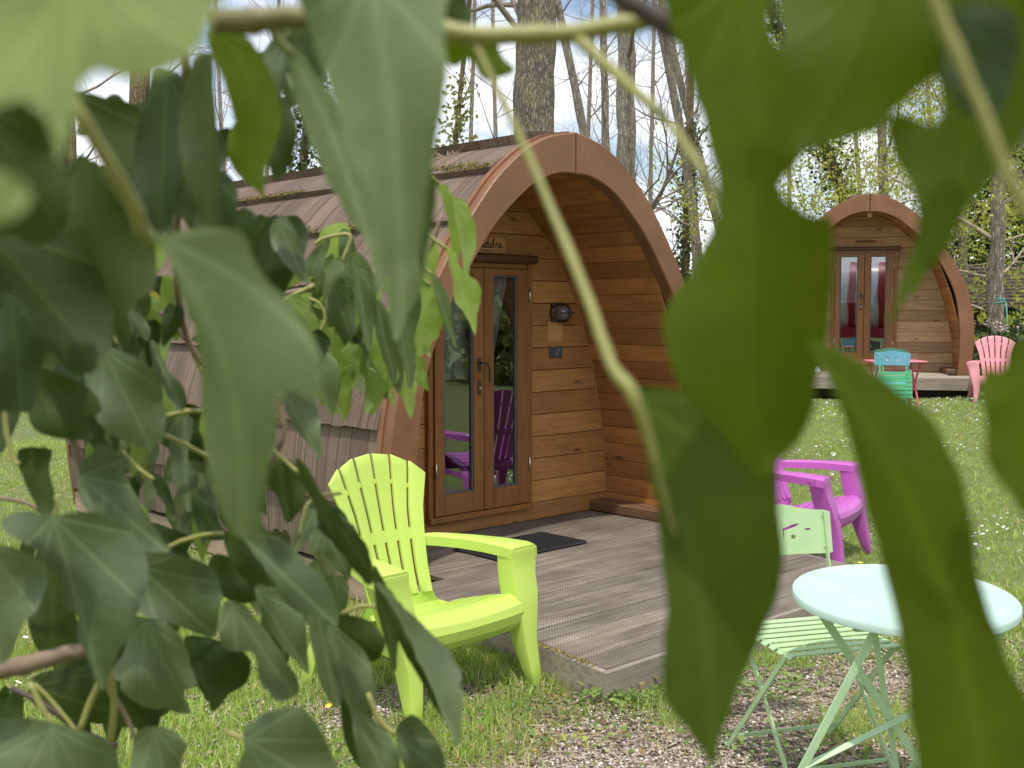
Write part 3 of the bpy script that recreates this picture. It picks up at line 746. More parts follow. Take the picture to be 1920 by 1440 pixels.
def make_armchair(mat, label, loc, rz, group='moulded fan-back garden armchairs'):
    t = empty('garden_armchair', loc, rz, label, 'armchair', group)
    HW = [(.26,.225),(.33,.172),(.45,.178),(.58,.196),(.70,.217),(.80,.25),(.95,.298)]
    def backpt(x, z, off=0):
        hw = interp(HW, z); u = x/max(hw, .01)
        y = .468+(z-.26)*.305 - .030*u*u*1.0 + .012*math.sin((z-.26)*5)
        return Vector((x, y+off, z))
    ns = 6
    for i in range(ns):
        u0, u1 = -1+2*i/ns, -1+2*(i+1)/ns; um = (u0+u1)/2
        mb = MB(); A_, B_, C_, D_ = [], [], [], []; nz_ = 14
        M_, N_ = [], []
        for k in range(nz_+1):
            f = k/nz_
            def zt(u): return .942-.102*u*u*1.0
            z0 = .345
            pa = z0+(zt(u0)-z0)*f; pb = z0+(zt(u1)-z0)*f; gap = .0072
            xa = u0*interp(HW, pa)+(gap if i > 0 else 0); xb = u1*interp(HW, pb)-(gap if i < ns-1 else 0)
            A_.append(backpt(xa, pa)); B_.append(backpt(xb, pb)); C_.append(backpt(xa, pa, .016)); D_.append(backpt(xb, pb, .016))
            pm = (pa+pb)/2; M_.append(backpt((xa+xb)/2, pm, -.002)); 
        mb.strip(A_, M_); mb.strip(M_, B_); mb.strip(D_, C_); mb.strip(C_, A_); mb.strip(B_, D_)
        mb.add([A_[-1], M_[-1], B_[-1], D_[-1], C_[-1]], [(0,1,2,3,4)]); mb.add([A_[0], M_[0], B_[0], D_[0], C_[0]], [(4,3,2,1,0)])
        o = mb.build('back_slat', mat, t); bm = bmesh.new(); bm.from_mesh(o.data); bmesh.ops.remove_doubles(bm, verts=bm.verts, dist=1e-5); bmesh.ops.recalc_face_normals(bm, faces=bm.faces); bm.to_mesh(o.data); bm.free(); rounded(o, .003, 1)
    # cross bands tying the slats
    for z0, z1, off in ((.568, .612, .004), (.815, .832, .007)):
        mb = MB(); A_, B_, C_, D_ = [], [], [], []
        for k in range(17):
            u = -.93+1.86*k/16
            za, zb = (z0, z1) if z0 < .7 else (z0-.07*u*u, z1-.07*u*u)
            A_.append(backpt(u*interp(HW, za), za, off)); B_.append(backpt(u*interp(HW, zb), zb, off)); C_.append(backpt(u*interp(HW, za), za, off+.022)); D_.append(backpt(u*interp(HW, zb), zb, off+.022))
        mb.strip(A_, B_); mb.strip(D_, C_); mb.strip(C_, A_); mb.strip(B_, D_); smooth_by(mb.build('back_band', mat, t), 40)
    # sloping transition panel between seat and back
    mb = MB(); rows = []
    for y, z, hw in ((.41,.290,.262),(.445,.272,.256),(.474,.272,.240),(.492,.298,.208),(.504,.350,.174)):
        rows.append([Vector((hw*u, y-.028*u*u*(z-.27)/.08*1.0, z)) for u in [-1+2*k/12 for k in range(13)]])
    for i in range(len(rows)-1): mb.strip(rows[i], rows[i+1])
    for i in range(len(rows)-1): mb.strip([p+Vector((0, .012, -.012)) for p in rows[i+1]], [p+Vector((0, .012, -.012)) for p in rows[i]])
    smooth_by(mb.build('lower_back', mat, t), 50)
    # seat: rounded front lip and slats across
    prof = [(.030,.245),(.008,.275),(.0,.315),(.010,.350),(.036,.374),(.075,.382)]
    mb = MB(); rows = [[Vector((u*(.285-(.0 if z > .3 else 0)), y+.020+.012*u*u, z-.012*(1-u*u)*(1 if z > .34 else .4))) for u in [-1+2*k/14 for k in range(15)]] for y, z in prof]
    for i in range(len(rows)-1): mb.strip(rows[i], rows[i+1])
    inn = [[p+Vector((0, .014, -.010)) for p in r_] for r_ in rows]
    for i in range(len(rows)-1): mb.strip(inn[i+1], inn[i])
    mb.strip(inn[0], rows[0]); mb.strip(rows[-1], inn[-1]); o = mb.build('seat_lip', mat, t); smooth_by(o, 60)
    def seatz(y): return interp([(.0,.378),(.08,.382),(.2,.362),(.35,.322),(.48,.284),(.56,.27)], y)
    for y0, y1 in ((.104,.178),(.186,.258),(.266,.338),(.346,.416)):
        mb = MB(); rows = []
        for f in (0, .5, 1):
            y = y0+(y1-y0)*f; hw = .285-.03*(y/.5)
            rows.append([Vector((u*hw, y, seatz(y)-.012*(1-u*u))) for u in [-1+2*k/14 for k in range(15)]])
        mb.strip(rows[0], rows[1]); mb.strip(rows[1], rows[2])
        lo = [[p+Vector((0, 0, -.016)) for p in r_] for r_ in rows]; mb.strip(lo[1], lo[0]); mb.strip(lo[2], lo[1]); mb.strip(lo[0], rows[0]); mb.strip(rows[2], lo[2])
        smooth_by(mb.build('seat_slat', mat, t), 40)
    for x in (-.262, 0, .262):
        mb = MB()
        pts = [Vector((x*(1-.16*y/.5), y, seatz(y)-.020-(.012 if x == 0 else 0))) for y in (.085, .15, .3, .45, .54)]
        for i in range(4): mb.bar(pts[i], pts[i+1]+(pts[i+1]-pts[i])*.02, .030, .022, .002)
        mb.build('seat_rail', mat, t)
    for s_ in (-1, 1):
        # arm: widening board with a skirt on the outside
        mb = MB(); st = [(.600,.172,.245,.573),(.56,.190,.275,.578),(.49,.220,.310,.580),(.38,.248,.352,.582),(.26,.266,.400,.581),(.14,.278,.434,.576),(.096,.282,.430,.570)]
        top, bot, sk_o, sk_i, inb = [], [], [], [], []
        for y, xi, xo, z in st: 
            top.append([Vector((s_*xi, y, z-.006)), Vector((s_*(xi+.012), y, z)), Vector((s_*(xo-.014), y, z)), Vector((s_*xo, y, z-.010)), Vector((s_*(xo+.003), y, z-.052)), Vector((s_*(xo-.006), y, z-.052)), Vector((s_*(xo-.016), y, z-.024)), Vector((s_*(xi+.008), y, z-.024)), Vector((s_*(xi+.004), y, z-.046)), Vector((s_*(xi-.003), y, z-.046))])
        for i in range(len(top)-1): mb.strip(top[i], top[i+1], True)
        mb.add(top[0], [tuple(range(10))]); mb.add(top[-1], [tuple(range(9, -1, -1))])
        o = mb.build('arm', mat, t); bm = bmesh.new(); bm.from_mesh(o.data); bmesh.ops.recalc_face_normals(bm, faces=bm.faces); bm.to_mesh(o.data); bm.free(); smooth_by(o, 38)
        def X(a_, b_): return tuple(sorted((s_*a_, s_*b_)))
        mb = MB(); loft(mb, [(*X(.306,.358),-.012,.030,0),(*X(.292,.354),-.002,.062,.08),(*X(.274,.352),.016,.106,.20),(*X(.274,.372),.030,.130,.29),(*X(.272,.394),.050,.160,.38),(*X(.274,.408),.078,.178,.46),(*X(.280,.428),.094,.190,.54),(*X(.280,.430),.092,.196,.562)])
        rounded(mb.build('front_leg', mat, t), .009, 2)
        mb = MB(); loft(mb, [(*X(.285,.330),.685,.755,0),(*X(.272,.322),.64,.725,.12),(*X(.256,.308),.56,.66,.25),(*X(.238,.29),.49,.60,.272)])
        rounded(mb.build('rear_leg', mat, t), .008, 2)
        mb = MB(); mb.bar((s_*.310, .075, .245), (s_*.275, .60, .235), .045, .012, .002); mb.build('side_rail', mat, t)
    return t
# lime chair: feet on the grass in front of the deck corner
make_armchair('lime_plastic', 'lime green plastic armchair with a slatted fan back beside the deck corner', (-.128, 4.342, -.004), R(45.5))
make_armchair('purple_plastic', 'magenta plastic armchair standing on the grass past the right edge of the deck', (2.15, 6.90, gz(2.15, 6.90)-.004), R(59))
pz = gz(6.1, 14.0)
pk = make_armchair('pink_plastic', 'pale pink plastic armchair on the grass right of the distant pod', (6.03, 13.75, gz(6.05, 13.75)-.02), R(-14)); pk.scale = (.92, .92, .87)

# ------------------------------------------------------------ folding slatted bistro chair
def make_bistro_chair(mat, label, loc, rz, scale=1, group='folding slatted bistro chairs', cut='pink'):
    t = empty('folding_chair', loc, rz, label, 'folding chair', group); t.scale = (scale,)*3
    # local: x across, -y is the front
    mb = MB(); W = .205; zz0, zz1 = .675, .835; N = 20
    holes = None
    top = []
    for k in range(N+1):
        u = -1+2*k/N; rise = .020*math.exp(-(u*2.2)**2)*1.3-.006*(abs(u) > .93)
        top.append(Vector((u*W, zz1-.006+rise)))
    bot = [Vector((u*W, zz0+.004*(abs(u) > .93)) ) for u in [-1+2*k/N for k in range(N+1)]]
    def bow(x): return .208+.022*(1-(x/W)**2)
    # curved sheet plate with pierced scrolls
    outline = [(p.x, p.y) for p in bot]+[(p.x, p.y) for p in top[::-1]]
    vs = [Vector(p) for p in outline]; ed = [(i, (i+1) % len(vs)) for i in range(len(vs))]; fs_ = [list(range(len(vs)))]
    def hole(pts):
        k = len(vs); 
        for p in pts: vs.append(Vector(p))
        for i in range(len(pts)): ed.append((k+i, k+(i+1) % len(pts)))
        HO.append([Vector(p) for p in pts])
    HO = []
    for sg in (-1, 1):
        hole([(sg*(.052+.0*k)+sg*.050*math.cos(a_)*.72, .772+.006*math.sin(a_)+.010*math.cos(a_*1)) for a_ in [2*math.pi*j/12 for j in range(12)] for k in (0,)])
        hole([(sg*.060+.010*math.cos(a_), .737+.008*math.sin(a_)) for a_ in [2*math.pi*j/10 for j in range(10)]])
        hole([(sg*.118+.013*math.cos(a_), .762+.004*math.sin(a_)) for a_ in [2*math.pi*j/8 for j in range(8)]])
        hole([(sg*.022+.003*math.cos(a_), .752+.020*math.sin(a_)) for a_ in [2*math.pi*j/8 for j in range(8)]])
    for gx in range(-9, 10):
        for gy in range(1, 6): vs.append(Vector((gx*.02, zz0+gy*.025)))
    r_ = delaunay_2d_cdt(vs, ed, [], 1, 1e-6)
    def inside(poly, p):
        c = False; n = len(poly)
        for i in range(n):
            a_, b_ = poly[i], poly[(i+1) % n]
            if (a_[1] > p[1]) != (b_[1] > p[1]) and p[0] < (b_[0]-a_[0])*(p[1]-a_[1])/(b_[1]-a_[1])+a_[0]: c = not c
        return c
    V2, F2 = r_[0], r_[2]; fk = []
    for f in F2:
        c_ = sum((V2[i] for i in f), Vector((0, 0)))/len(f)
        if inside(outline, c_) and not any(inside([tuple(q) for q in h], c_) for h in HO): fk.append(f)
    n = len(V2); tk = .0022
    lean = lambda z: (z-.675)*.18
    v3 = [(p.x, bow(p.x)+lean(p.y), p.y) for p in V2]+[(p.x, bow(p.x)+lean(p.y)+tk, p.y) for p in V2]
    from collections import Counter
    ec = Counter(); 
    for f in fk:
        for i in range(len(f)): ec[tuple(sorted((f[i], f[(i+1) % len(f)])))] += 1
    f3 = [tuple(f) for f in fk]+[tuple(i+n for i in f[::-1]) for f in fk]
    for f in fk:
        for i in range(len(f)):
            a_, b_ = f[i], f[(i+1) % len(f)]
            if ec[tuple(sorted((a_, b_)))] == 1: f3.append((b_, a_, a_+n, b_+n))
    o = mk('backrest', v3, f3, mat, t); smooth_by(o, 50)
    for sx in (-1, 1):
        for z in (.70, .81):
            mb = MB(); mb.tube([(sx*.178, bow(.178)+lean(z)-.004, z), (sx*.178, bow(.178)+lean(z)+.006, z)], .006, 8); mb.build('rivet', mat, t)
    for sx in (-1, 1):
        # long leg: back post through the seat hinge to the front foot
        mb = MB(); p1 = Vector((sx*.180, .238, .825)); p2 = Vector((sx*.186, .165, .46)); p3 = Vector((sx*.192, -.215, .0))
        mb.bar(p1, p2, .020, .006, .001, Vector((1, 0, 0)).cross(p2-p1)); mb.bar(p2, p3, .020, .006, .001, Vector((1, 0, 0)).cross(p3-p2)); mb.build('front_leg', mat, t)
        mb = MB(); q1 = Vector((sx*.205, -.175, .445)); q2 = Vector((sx*.205, .215, .0)); mb.bar(q1, q2, .020, .006, .001, Vector((1, 0, 0)).cross(q2-q1))
        mb.box(sx*.205-.004, sx*.205+.004, .205, .250, 0, .006, .001); mb.build('rear_leg', mat, t)
    mb = MB(); mb.bar((-.192, -.168, .055), (.192, -.168, .055), .014, .004); mb.build('stretcher', mat, t)
    mb = MB(); mb.bar((-.205, .165, .055), (.205, .165, .055), .014, .004); mb.build('stretcher', mat, t)
    mb = MB(); mb.bar((-.186, .13, .40), (.186, .13, .40), .012, .004); mb.build('stretcher', mat, t)
    for k in range(8):
        y = -.195+k*.052; mb = MB()
        hw = .212; pts = [Vector((hw*u, y, .452-.012*(1-u*u)*0-(.010 if abs(u) > .97 else 0))) for u in (-1, -.94, -.5, 0, .5, .94, 1)]
        for i in range(6): mb.bar(pts[i], pts[i+1], .034, .004, .0008, Vector((0, 1, 0)))
        mb.build('seat_slat', mat, t)
    for sx in (-1, 1):
        mb = MB(); mb.bar((sx*.197, -.21, .443), (sx*.197, .19, .443), .018, .005); mb.build('seat_rail', mat, t)
    return t
AC = math.atan2(.282, .959)
make_bistro_chair('green_chair_paint', 'pale green folding metal chair with slatted seat behind the mint table', (1.03, 3.77, 0), AC)
# ------------------------------------------------------------ mint round table
tb = empty('bistro_table', (1.16, 3.27, 0), 0, 'pale mint round folding metal table at the lower right', 'table')
mb = MB(); N = 56; Rr = .322; tilt = Matrix.Rotation(R(3.4), 4, 'X'); tilt = Matrix.Translation((0, 0, .712)) @ tilt
prof = [(0, -.002), (.29, -.002), (.306, -.001), (.314, .003), (.319, .003), (Rr, -.001), (Rr, -.018), (Rr-.004, -.020), (.312, -.016), (.306, -.006), (0, -.006)]
rings = [[tilt @ Vector((r_*math.cos(2*math.pi*k/N), r_*math.sin(2*math.pi*k/N), z)) for k in range(N)] for r_, z in prof[1:-1]]
for i in range(len(rings)-1): mb.strip(rings[i], rings[i+1], True)
mb.add(rings[0], [tuple(range(N-1, -1, -1))]); mb.add(rings[-1], [tuple(range(N))])
o = mb.build('table_top', 'mint_table_paint', tb); bm = bmesh.new(); bm.from_mesh(o.data); bmesh.ops.remove_doubles(bm, verts=bm.verts, dist=1e-6); bmesh.ops.recalc_face_normals(bm, faces=bm.faces); bm.to_mesh(o.data); bm.free(); smooth_by(o, 40)
TO = Vector((1.16, 3.27, 0))
def tbar(name, p, q, w_=.024, t_=.005):
    mb = MB(); p = p-TO; q = q-TO; mb.bar(p, q, w_, t_, .001, Vector((1, 0, 0))); mb.build(name, 'sage_chair_paint', tb)
def flr(x, y, Y): p = at(x, y, Y); p.z = 0.0; return p
topB = at(1641, 1182, 3.06); tbar('leg', topB, flr(1418, 1635, 3.11))
topB2 = at(1885, 1172, 3.18); tbar('leg', topB2, flr(1672, 1520, 3.48))
topA = at(1540, 1150, 3.22); tbar('leg', topA, flr(1800, 1590, 3.30))
tbar('leg', at(1640, 1186, 3.22), flr(1694, 1590, 3.34), .018)
tbar('crossbar', at(1508, 1438, 3.09), at(1787, 1300, 3.32), .018)
tbar('hinge_bar', at(1545, 1152, 3.2)+Vector((0, 0, -.012)), at(1850, 1150, 3.3)+Vector((0, 0, -.012)), .02)
tbar('hinge_bar', at(1600, 1178, 3.05)+Vector((0, 0, -.006)), at(1890, 1170, 3.1)+Vector((0, 0, -.006)), .02)

# ------------------------------------------------------------ coloured folding set before the far pod
gy = gz(4.6, 13.6)
def chx(px, Y): return (px-960)/FPX*Y
make_bistro_chair('blue_paint', 'sky blue folding chair with pierced backrest at the small red table', (chx(1669, 13.1), 13.1, gz(chx(1669, 13.1), 13.1)-.09), R(168), .96)
fc = at(1680, 722, 12.8); fch = empty('folded_chair', (fc.x, fc.y, fc.z), R(6), 'emerald green folding chair leaning folded under the small red table', 'folding chair', 'folding slatted bistro chairs')
for k in range(7):
    mb = MB(); mb.bar((-.2, .03*k/7, -.135+k*.045), (.2, .03*k/7, -.135+k*.045), .036, .005, .001, Vector((0, 0, 1))); mb.build('seat_slat', 'emerald_paint', fch)
for sx in (-1, 1):
    mb = MB(); mb.bar((sx*.19, .012, -.16), (sx*.19, .04, .17), .02, .006, .001, Vector((1, 0, 0))); mb.build('seat_rail', 'emerald_paint', fch)
    mb = MB(); mb.bar((sx*.16, .03, -.36), (sx*.17, .08, .36), .02, .006, .001, Vector((1, 0, 0))); mb.build('leg', 'emerald_paint', fch)
    mb = MB(); mb.bar((sx*.13, -.01, -.36), (sx*.14, .05, .22), .016, .006, .001, Vector((1, 0, 0))); mb.build('leg', 'emerald_paint', fch)

make_bistro_chair('dark_green_paint', 'dark green folding chair behind the small red table', (chx(1682, 13.9), 14.0, gz(chx(1682, 13.9), 13.9)-.13), R(-8), .96)
tr = empty('folding_table', (chx(1678, 13.5), 13.5, gz(4.6, 13.5)), 0, 'small square red and pink folding table before the distant pod', 'table')
mb = MB(); mb.box(-.32, .32, -.22, .22, .555, .572, .005); mb.build('table_top', 'pink_top_paint', tr)
for sx in (-1, 1):
    for sy in (-1, 1):
        mb = MB(); mb.tube([(sx*.25, sy*.18, .555), (sx*.24, -sy*.2, 0)], .012, 6); mb.build('leg', 'red_paint', tr)
for z, y in ((.46, -.15), (.30, -.05)):
    mb = MB(); mb.tube([(-.25, y, z), (.25, y, z)], .010, 6); mb.build('crossbar', 'red_paint', tr)
# small white bundle on the far deck
p = at(1527, 700, 15.2); mb = MB(); bm = bmesh.new(); bmesh.ops.create_icosphere(bm, subdivisions=3, radius=.085)
for v in bm.verts: v.co = v.co*(1+.25*noise.noise(v.co*14)); v.co.z *= .85
me = bpy.data.meshes.new('cloth_bag'); bm.to_mesh(me); bm.free(); me.shade_smooth(); me.materials.append(MATS['white_cloth']); o = bpy.data.objects.new('cloth_bag', me); col.objects.link(o)
o.location = (p.x, p.y, .565+ZD+.065); tag(o, 'small crumpled white bag lying on the distant pod deck', 'bag')

# ------------------------------------------------------------ grass, gravel, weeds
def attr_mat(name, stops, rough=.7, trans=.0, att='tint'):
    s = NB(name); a_ = s.n('ShaderNodeAttribute'); a_.attribute_name = att
    c = s.ramp(a_.outputs['Fac'], stops); s.base(c); s.rough(rough)
    if trans:
        t = s.n('ShaderNodeBsdfTranslucent'); s.l(s.mix(1, c, (1.6, 1.7, .6), 'MULTIPLY'), t.inputs['Color']); m = s.n('ShaderNodeMixShader'); m.inputs[0].default_value = trans
        s.l(s.b.outputs[0], m.inputs[1]); s.l(t.outputs[0], m.inputs[2]); s.l(m.outputs[0], s.out.inputs[0])
attr_mat('grass_blade', [(0, (.60, .50, .29)), (.15, (.48, .43, .19)), (.4, (.23, .34, .075)), (.7, (.33, .47, .10)), (1, (.52, .60, .18))], .55, .35)
attr_mat('weed_leaf', [(0, (.26, .10, .06)), (.10, (.32, .23, .09)), (.3, (.12, .19, .045)), (.7, (.19, .30, .065)), (1, (.38, .42, .09))], .5, .3)
attr_mat('gravel', [(0, (.17, .115, .085)), (.35, (.33, .255, .19)), (.6, (.42, .345, .27)), (.85, (.54, .47, .39)), (1, (.72, .67, .62))], .9)
rng = np.random.default_rng(11)
def np_mesh(name, V, F, mat, tint=None, kind='stuff', parent=None):
    """V (n,3), F (m,3) triangles"""
    me = bpy.data.meshes.new(name); me.vertices.add(len(V)); me.vertices.foreach_set('co', V.astype(np.float32).ravel())
    me.loops.add(F.size); me.loops.foreach_set('vertex_index', F.astype(np.int32).ravel())
    me.polygons.add(len(F)); me.polygons.foreach_set('loop_start', np.arange(0, F.size, 3, dtype=np.int32)); me.polygons.foreach_set('loop_total', np.full(len(F), 3, dtype=np.int32))
    me.update(calc_edges=True)
    if tint is not None:
        a_ = me.attributes.new('tint', 'FLOAT', 'POINT'); a_.data.foreach_set('value', tint.astype(np.float32))
    me.materials.append(MATS[mat]); o = bpy.data.objects.new(name, me); col.objects.link(o)
    if kind: o['kind'] = kind
    if parent: o.parent = parent
    return o
def gz_np(x, y):
    def ss(a_, b_, t): t = np.clip((t-a_)/(b_-a_), 0, 1); return t*t*(3-2*t)
    return .43*ss(7.2, 14, y)*ss(.8, 3.5, x+.12*(y-8)) + .03*np.sin(x*1.3+y*.4)*ss(5.5, 9, y) + .9*ss(30, 90, y)
def nz_np(x, y, s_, seed=0):
    """cheap smooth value noise"""
    x = x*s_+seed*17.3; y = y*s_+seed*9.1; xi = np.floor(x); yi = np.floor(y); fx = x-xi; fy = y-yi; fx = fx*fx*(3-2*fx); fy = fy*fy*(3-2*fy)
    h = lambda a_, b_: np.modf(np.abs(np.sin(a_*127.1+b_*311.7)*43758.5453))[0]
    return (h(xi, yi)*(1-fx)+h(xi+1, yi)*fx)*(1-fy)+(h(xi, yi+1)*(1-fx)+h(xi+1, yi+1)*fx)*fy
def bare_np(x, y):
    f = lambda cx, cy, rx, ry: np.hypot((x-cx)/rx, (y-cy)/ry)
    b = 1-np.minimum(1, f(.75, 3.75, 1.25, .75)); b = np.maximum(b, .9-np.minimum(.9, f(1.5, 4.3, 1.1, .9))); b = np.maximum(b, .45-np.minimum(.45, f(-.4, 4.35, 1.1, .7)*.5))
    return np.clip(b*1.5, 0, 1)
def off_deck(x, y, grow=0.0):
    """True where the ground is open (not under pods or decks)"""
    ok = np.ones(len(x), bool)
    for (cx, cy, th, x0, x1, y0, y1) in ((WC.x, WC.y, POD_ROT, -1.36, 1.36, YF, YB), (C2.x, C2.y, pod2.rotation_euler.z, -1.75, 1.45, -1.7, YB)):
        c, s = math.cos(th), math.sin(th); u = (x-cx)*c+(y-cy)*s; v = -(x-cx)*s+(y-cy)*c
        ok &= ~((u > x0-grow) & (u < x1+grow) & (v > y0-grow) & (v < y1+grow))
    c, s = math.cos(POD_ROT), math.sin(POD_ROT); u = (x-WC.x)*c+(y-WC.y)*s; v = -(x-WC.x)*s+(y-WC.y)*c
    ok &= ~((v > yf-grow) & (v < .1) & (u > xl(v)-grow) & (u < xr(v)+.03+grow))
    return ok
def blades(name, n, xr_, yr_, hmean, wmean, tuft=None, barecut=.55, tintshift=0, label=None):
    y = rng.uniform(yr_[0], yr_[1], n); x = rng.uniform(0, 1, n)*(xr_[1]-xr_[0])+xr_[0]
    keep = (np.abs(x) < y*.52+.25) & off_deck(x, y); x, y = x[keep], y[keep]
    b = bare_np(x, y)+(nz_np(x, y, 3.1)-.5)*.9+(nz_np(x, y, 11, 2)-.5)*.7
    keep = rng.random(len(x)) > np.clip((b-.05)*1.6, 0, .985); x, y, b = x[keep], y[keep], b[keep]
    n = len(x); clump = nz_np(x, y, 7, 3)*.6+nz_np(x, y, 1.3, 4)*.6
    h = hmean*(.45+clump)*rng.uniform(.5, 1.4, n); w_ = wmean*rng.uniform(.6, 1.4, n)
    z = gz_np(x, y)-.012; th = rng.uniform(0, 2*np.pi, n); dx, dy = np.cos(th), np.sin(th)
    ln = rng.uniform(.1, 1.0, n)*h; la = rng.uniform(0, 2*np.pi, n); lx, ly = np.cos(la)*ln, np.sin(la)*ln
    V = np.zeros((n, 5, 3))
    V[:, 0] = np.stack([x-dx*w_/2, y-dy*w_/2, z], 1); V[:, 1] = np.stack([x+dx*w_/2, y+dy*w_/2, z], 1)
    V[:, 2] = np.stack([x-dx*w_*.4+lx*.35, y-dy*w_*.4+ly*.35, z+h*.6], 1); V[:, 3] = np.stack([x+dx*w_*.4+lx*.35, y+dy*w_*.4+ly*.35, z+h*.6], 1)
    V[:, 4] = np.stack([x+lx, y+ly, z+h*rng.uniform(.75, 1.05, n)], 1)
    F = np.array([[0,1,3],[0,3,2],[2,3,4]])[None]+np.arange(n)[:, None, None]*5
    t = np.clip(.30+.55*nz_np(x, y, 2.2, 6)+rng.normal(0, .2, n)+tintshift-.25*np.clip(b, 0, 1), 0, 1); t[rng.random(n) < .10] = .03
    o = np_mesh(name, V.reshape(-1, 3), F.reshape(-1, 3), 'grass_blade', np.repeat(t, 5))
    if label: tag(o, label, 'grass')
    return o
blades('lawn_grass', 105000, (-3.2, 3.2), (3.2, 6.2), .042, .0045, label='short lawn grass with bare patches round the chairs')
blades('lawn_grass', 150000, (-6, 8), (6.2, 15), .032, .0065, label='sunny lawn of short grass rising to the distant pod')
blades('lawn_grass', 60000, (-20, 22), (15, 38), .05, .02, label='far strip of lawn under the trees')
# taller tufts hugging the deck and chair feet
def tufts(cs):
    X = []; Y = []
    for cx, cy, r_, n in cs:
        X.append(cx+rng.normal(0, r_, n)); Y.append(cy+rng.normal(0, r_, n))
    x = np.concatenate(X); y = np.concatenate(Y); k = off_deck(x, y); x, y = x[k], y[k]; n = len(x)
    h = rng.uniform(.02, .085, n); w_ = rng.uniform(.003, .0055, n); z = gz_np(x, y)-.01; th = rng.uniform(0, 6.28, n); la = rng.uniform(0, 6.28, n); ln = h*rng.uniform(.2, .9, n)
    dx, dy, lx, ly = np.cos(th), np.sin(th), np.cos(la)*ln, np.sin(la)*ln; V = np.zeros((n, 5, 3))
    V[:, 0] = np.stack([x-dx*w_/2, y-dy*w_/2, z], 1); V[:, 1] = np.stack([x+dx*w_/2, y+dy*w_/2, z], 1)
    V[:, 2] = np.stack([x-dx*w_*.4+lx*.3, y-dy*w_*.4+ly*.3, z+h*.6], 1); V[:, 3] = np.stack([x+dx*w_*.4+lx*.3, y+dy*w_*.4+ly*.3, z+h*.6], 1); V[:, 4] = np.stack([x+lx, y+ly, z+h], 1)
    F = np.array([[0,1,3],[0,3,2],[2,3,4]])[None]+np.arange(n)[:, None, None]*5
    o = np_mesh('tall_grass', V.reshape(-1, 3), F.reshape(-1, 3), 'grass_blade', np.repeat(np.clip(rng.normal(.5, .22, n), 0, 1), 5)); tag(o, 'taller tufts of grass round the chair feet and deck sides', 'grass')
def G(px, py): p = onz(px, py, 0); return p.x, p.y
tufts([(*G(800, 1350), .07, 260), (*G(930, 1340), .08, 420), (*G(960, 1230), .16, 1500), (*G(880, 1240), .16, 700), (*G(1690, 1350), .16, 900), (*G(1600, 1370), .1, 500), (*G(700, 1250), .2, 600), (*G(1640, 1100), .2, 500), (*G(870, 1400), .1, 300), (*G(1000, 1240), .07, 300), (*G(1420, 1000), .5, 900), (*G(600, 1300), .2, 500),(*G(1750, 1500), .2, 500)])
# low round-leaved weeds
def weeds(cs, name, label, size=(.005, .013)):
    V = []; F = []; T = []
    for cx, cy, r_, n, ts in cs:
        for i in range(n):
            x = cx+rng.normal(0, r_); y = cy+rng.normal(0, r_)
            if not off_deck(np.array([x]), np.array([y]))[0]: continue
            s_ = rng.uniform(*size); z = gz(x, y)+rng.uniform(.004, .055); a_ = rng.uniform(0, 6.28); tl = rng.uniform(-.5, .5); t2 = rng.uniform(-.5, .5)
            k = len(V); V.append((x, y, z))
            for j in range(7):
                q = a_+j*2*math.pi/7; rr_ = s_*(1+.25*math.sin(3*q)); V.append((x+rr_*math.cos(q), y+rr_*math.sin(q), z+rr_*(tl*math.cos(q)+t2*math.sin(q))+.002))
            F += [(k, k+1+j, k+1+(j+1) % 7) for j in range(7)]; T += [min(1, max(0, rng.normal(ts, .14)))]*8
    o = np_mesh(name, np.array(V), np.array(F), 'weed_leaf', np.array(T)); tag(o, label, 'weeds')
weeds([(*G(1130, 1312), .045, 90, .65), (*G(1180, 1318), .05, 90, .6), (*G(960, 1190), .08, 90, .45), (*G(1010, 1330), .12, 70, .3), (*G(1100, 1370), .18, 120, .25), (*G(1100, 1400), .1, 50, .9), (*G(930, 1320), .1, 60, .3), (*G(1480, 1270), .12, 180, .6), (*G(1430, 1300), .1, 130, .6), (*G(1600, 1400), .2, 120, .3), (*G(880, 1400), .12, 60, .2), (*G(1450, 1410), .15, 120, .6), (*G(760, 1240), .15, 60, .3), (*G(1260, 1300), .1, 60, .2), (*G(620, 1350), .25, 90, .45)],
      'ground_weeds', 'small round-leaved weeds, some reddish, along the deck front and gravel')
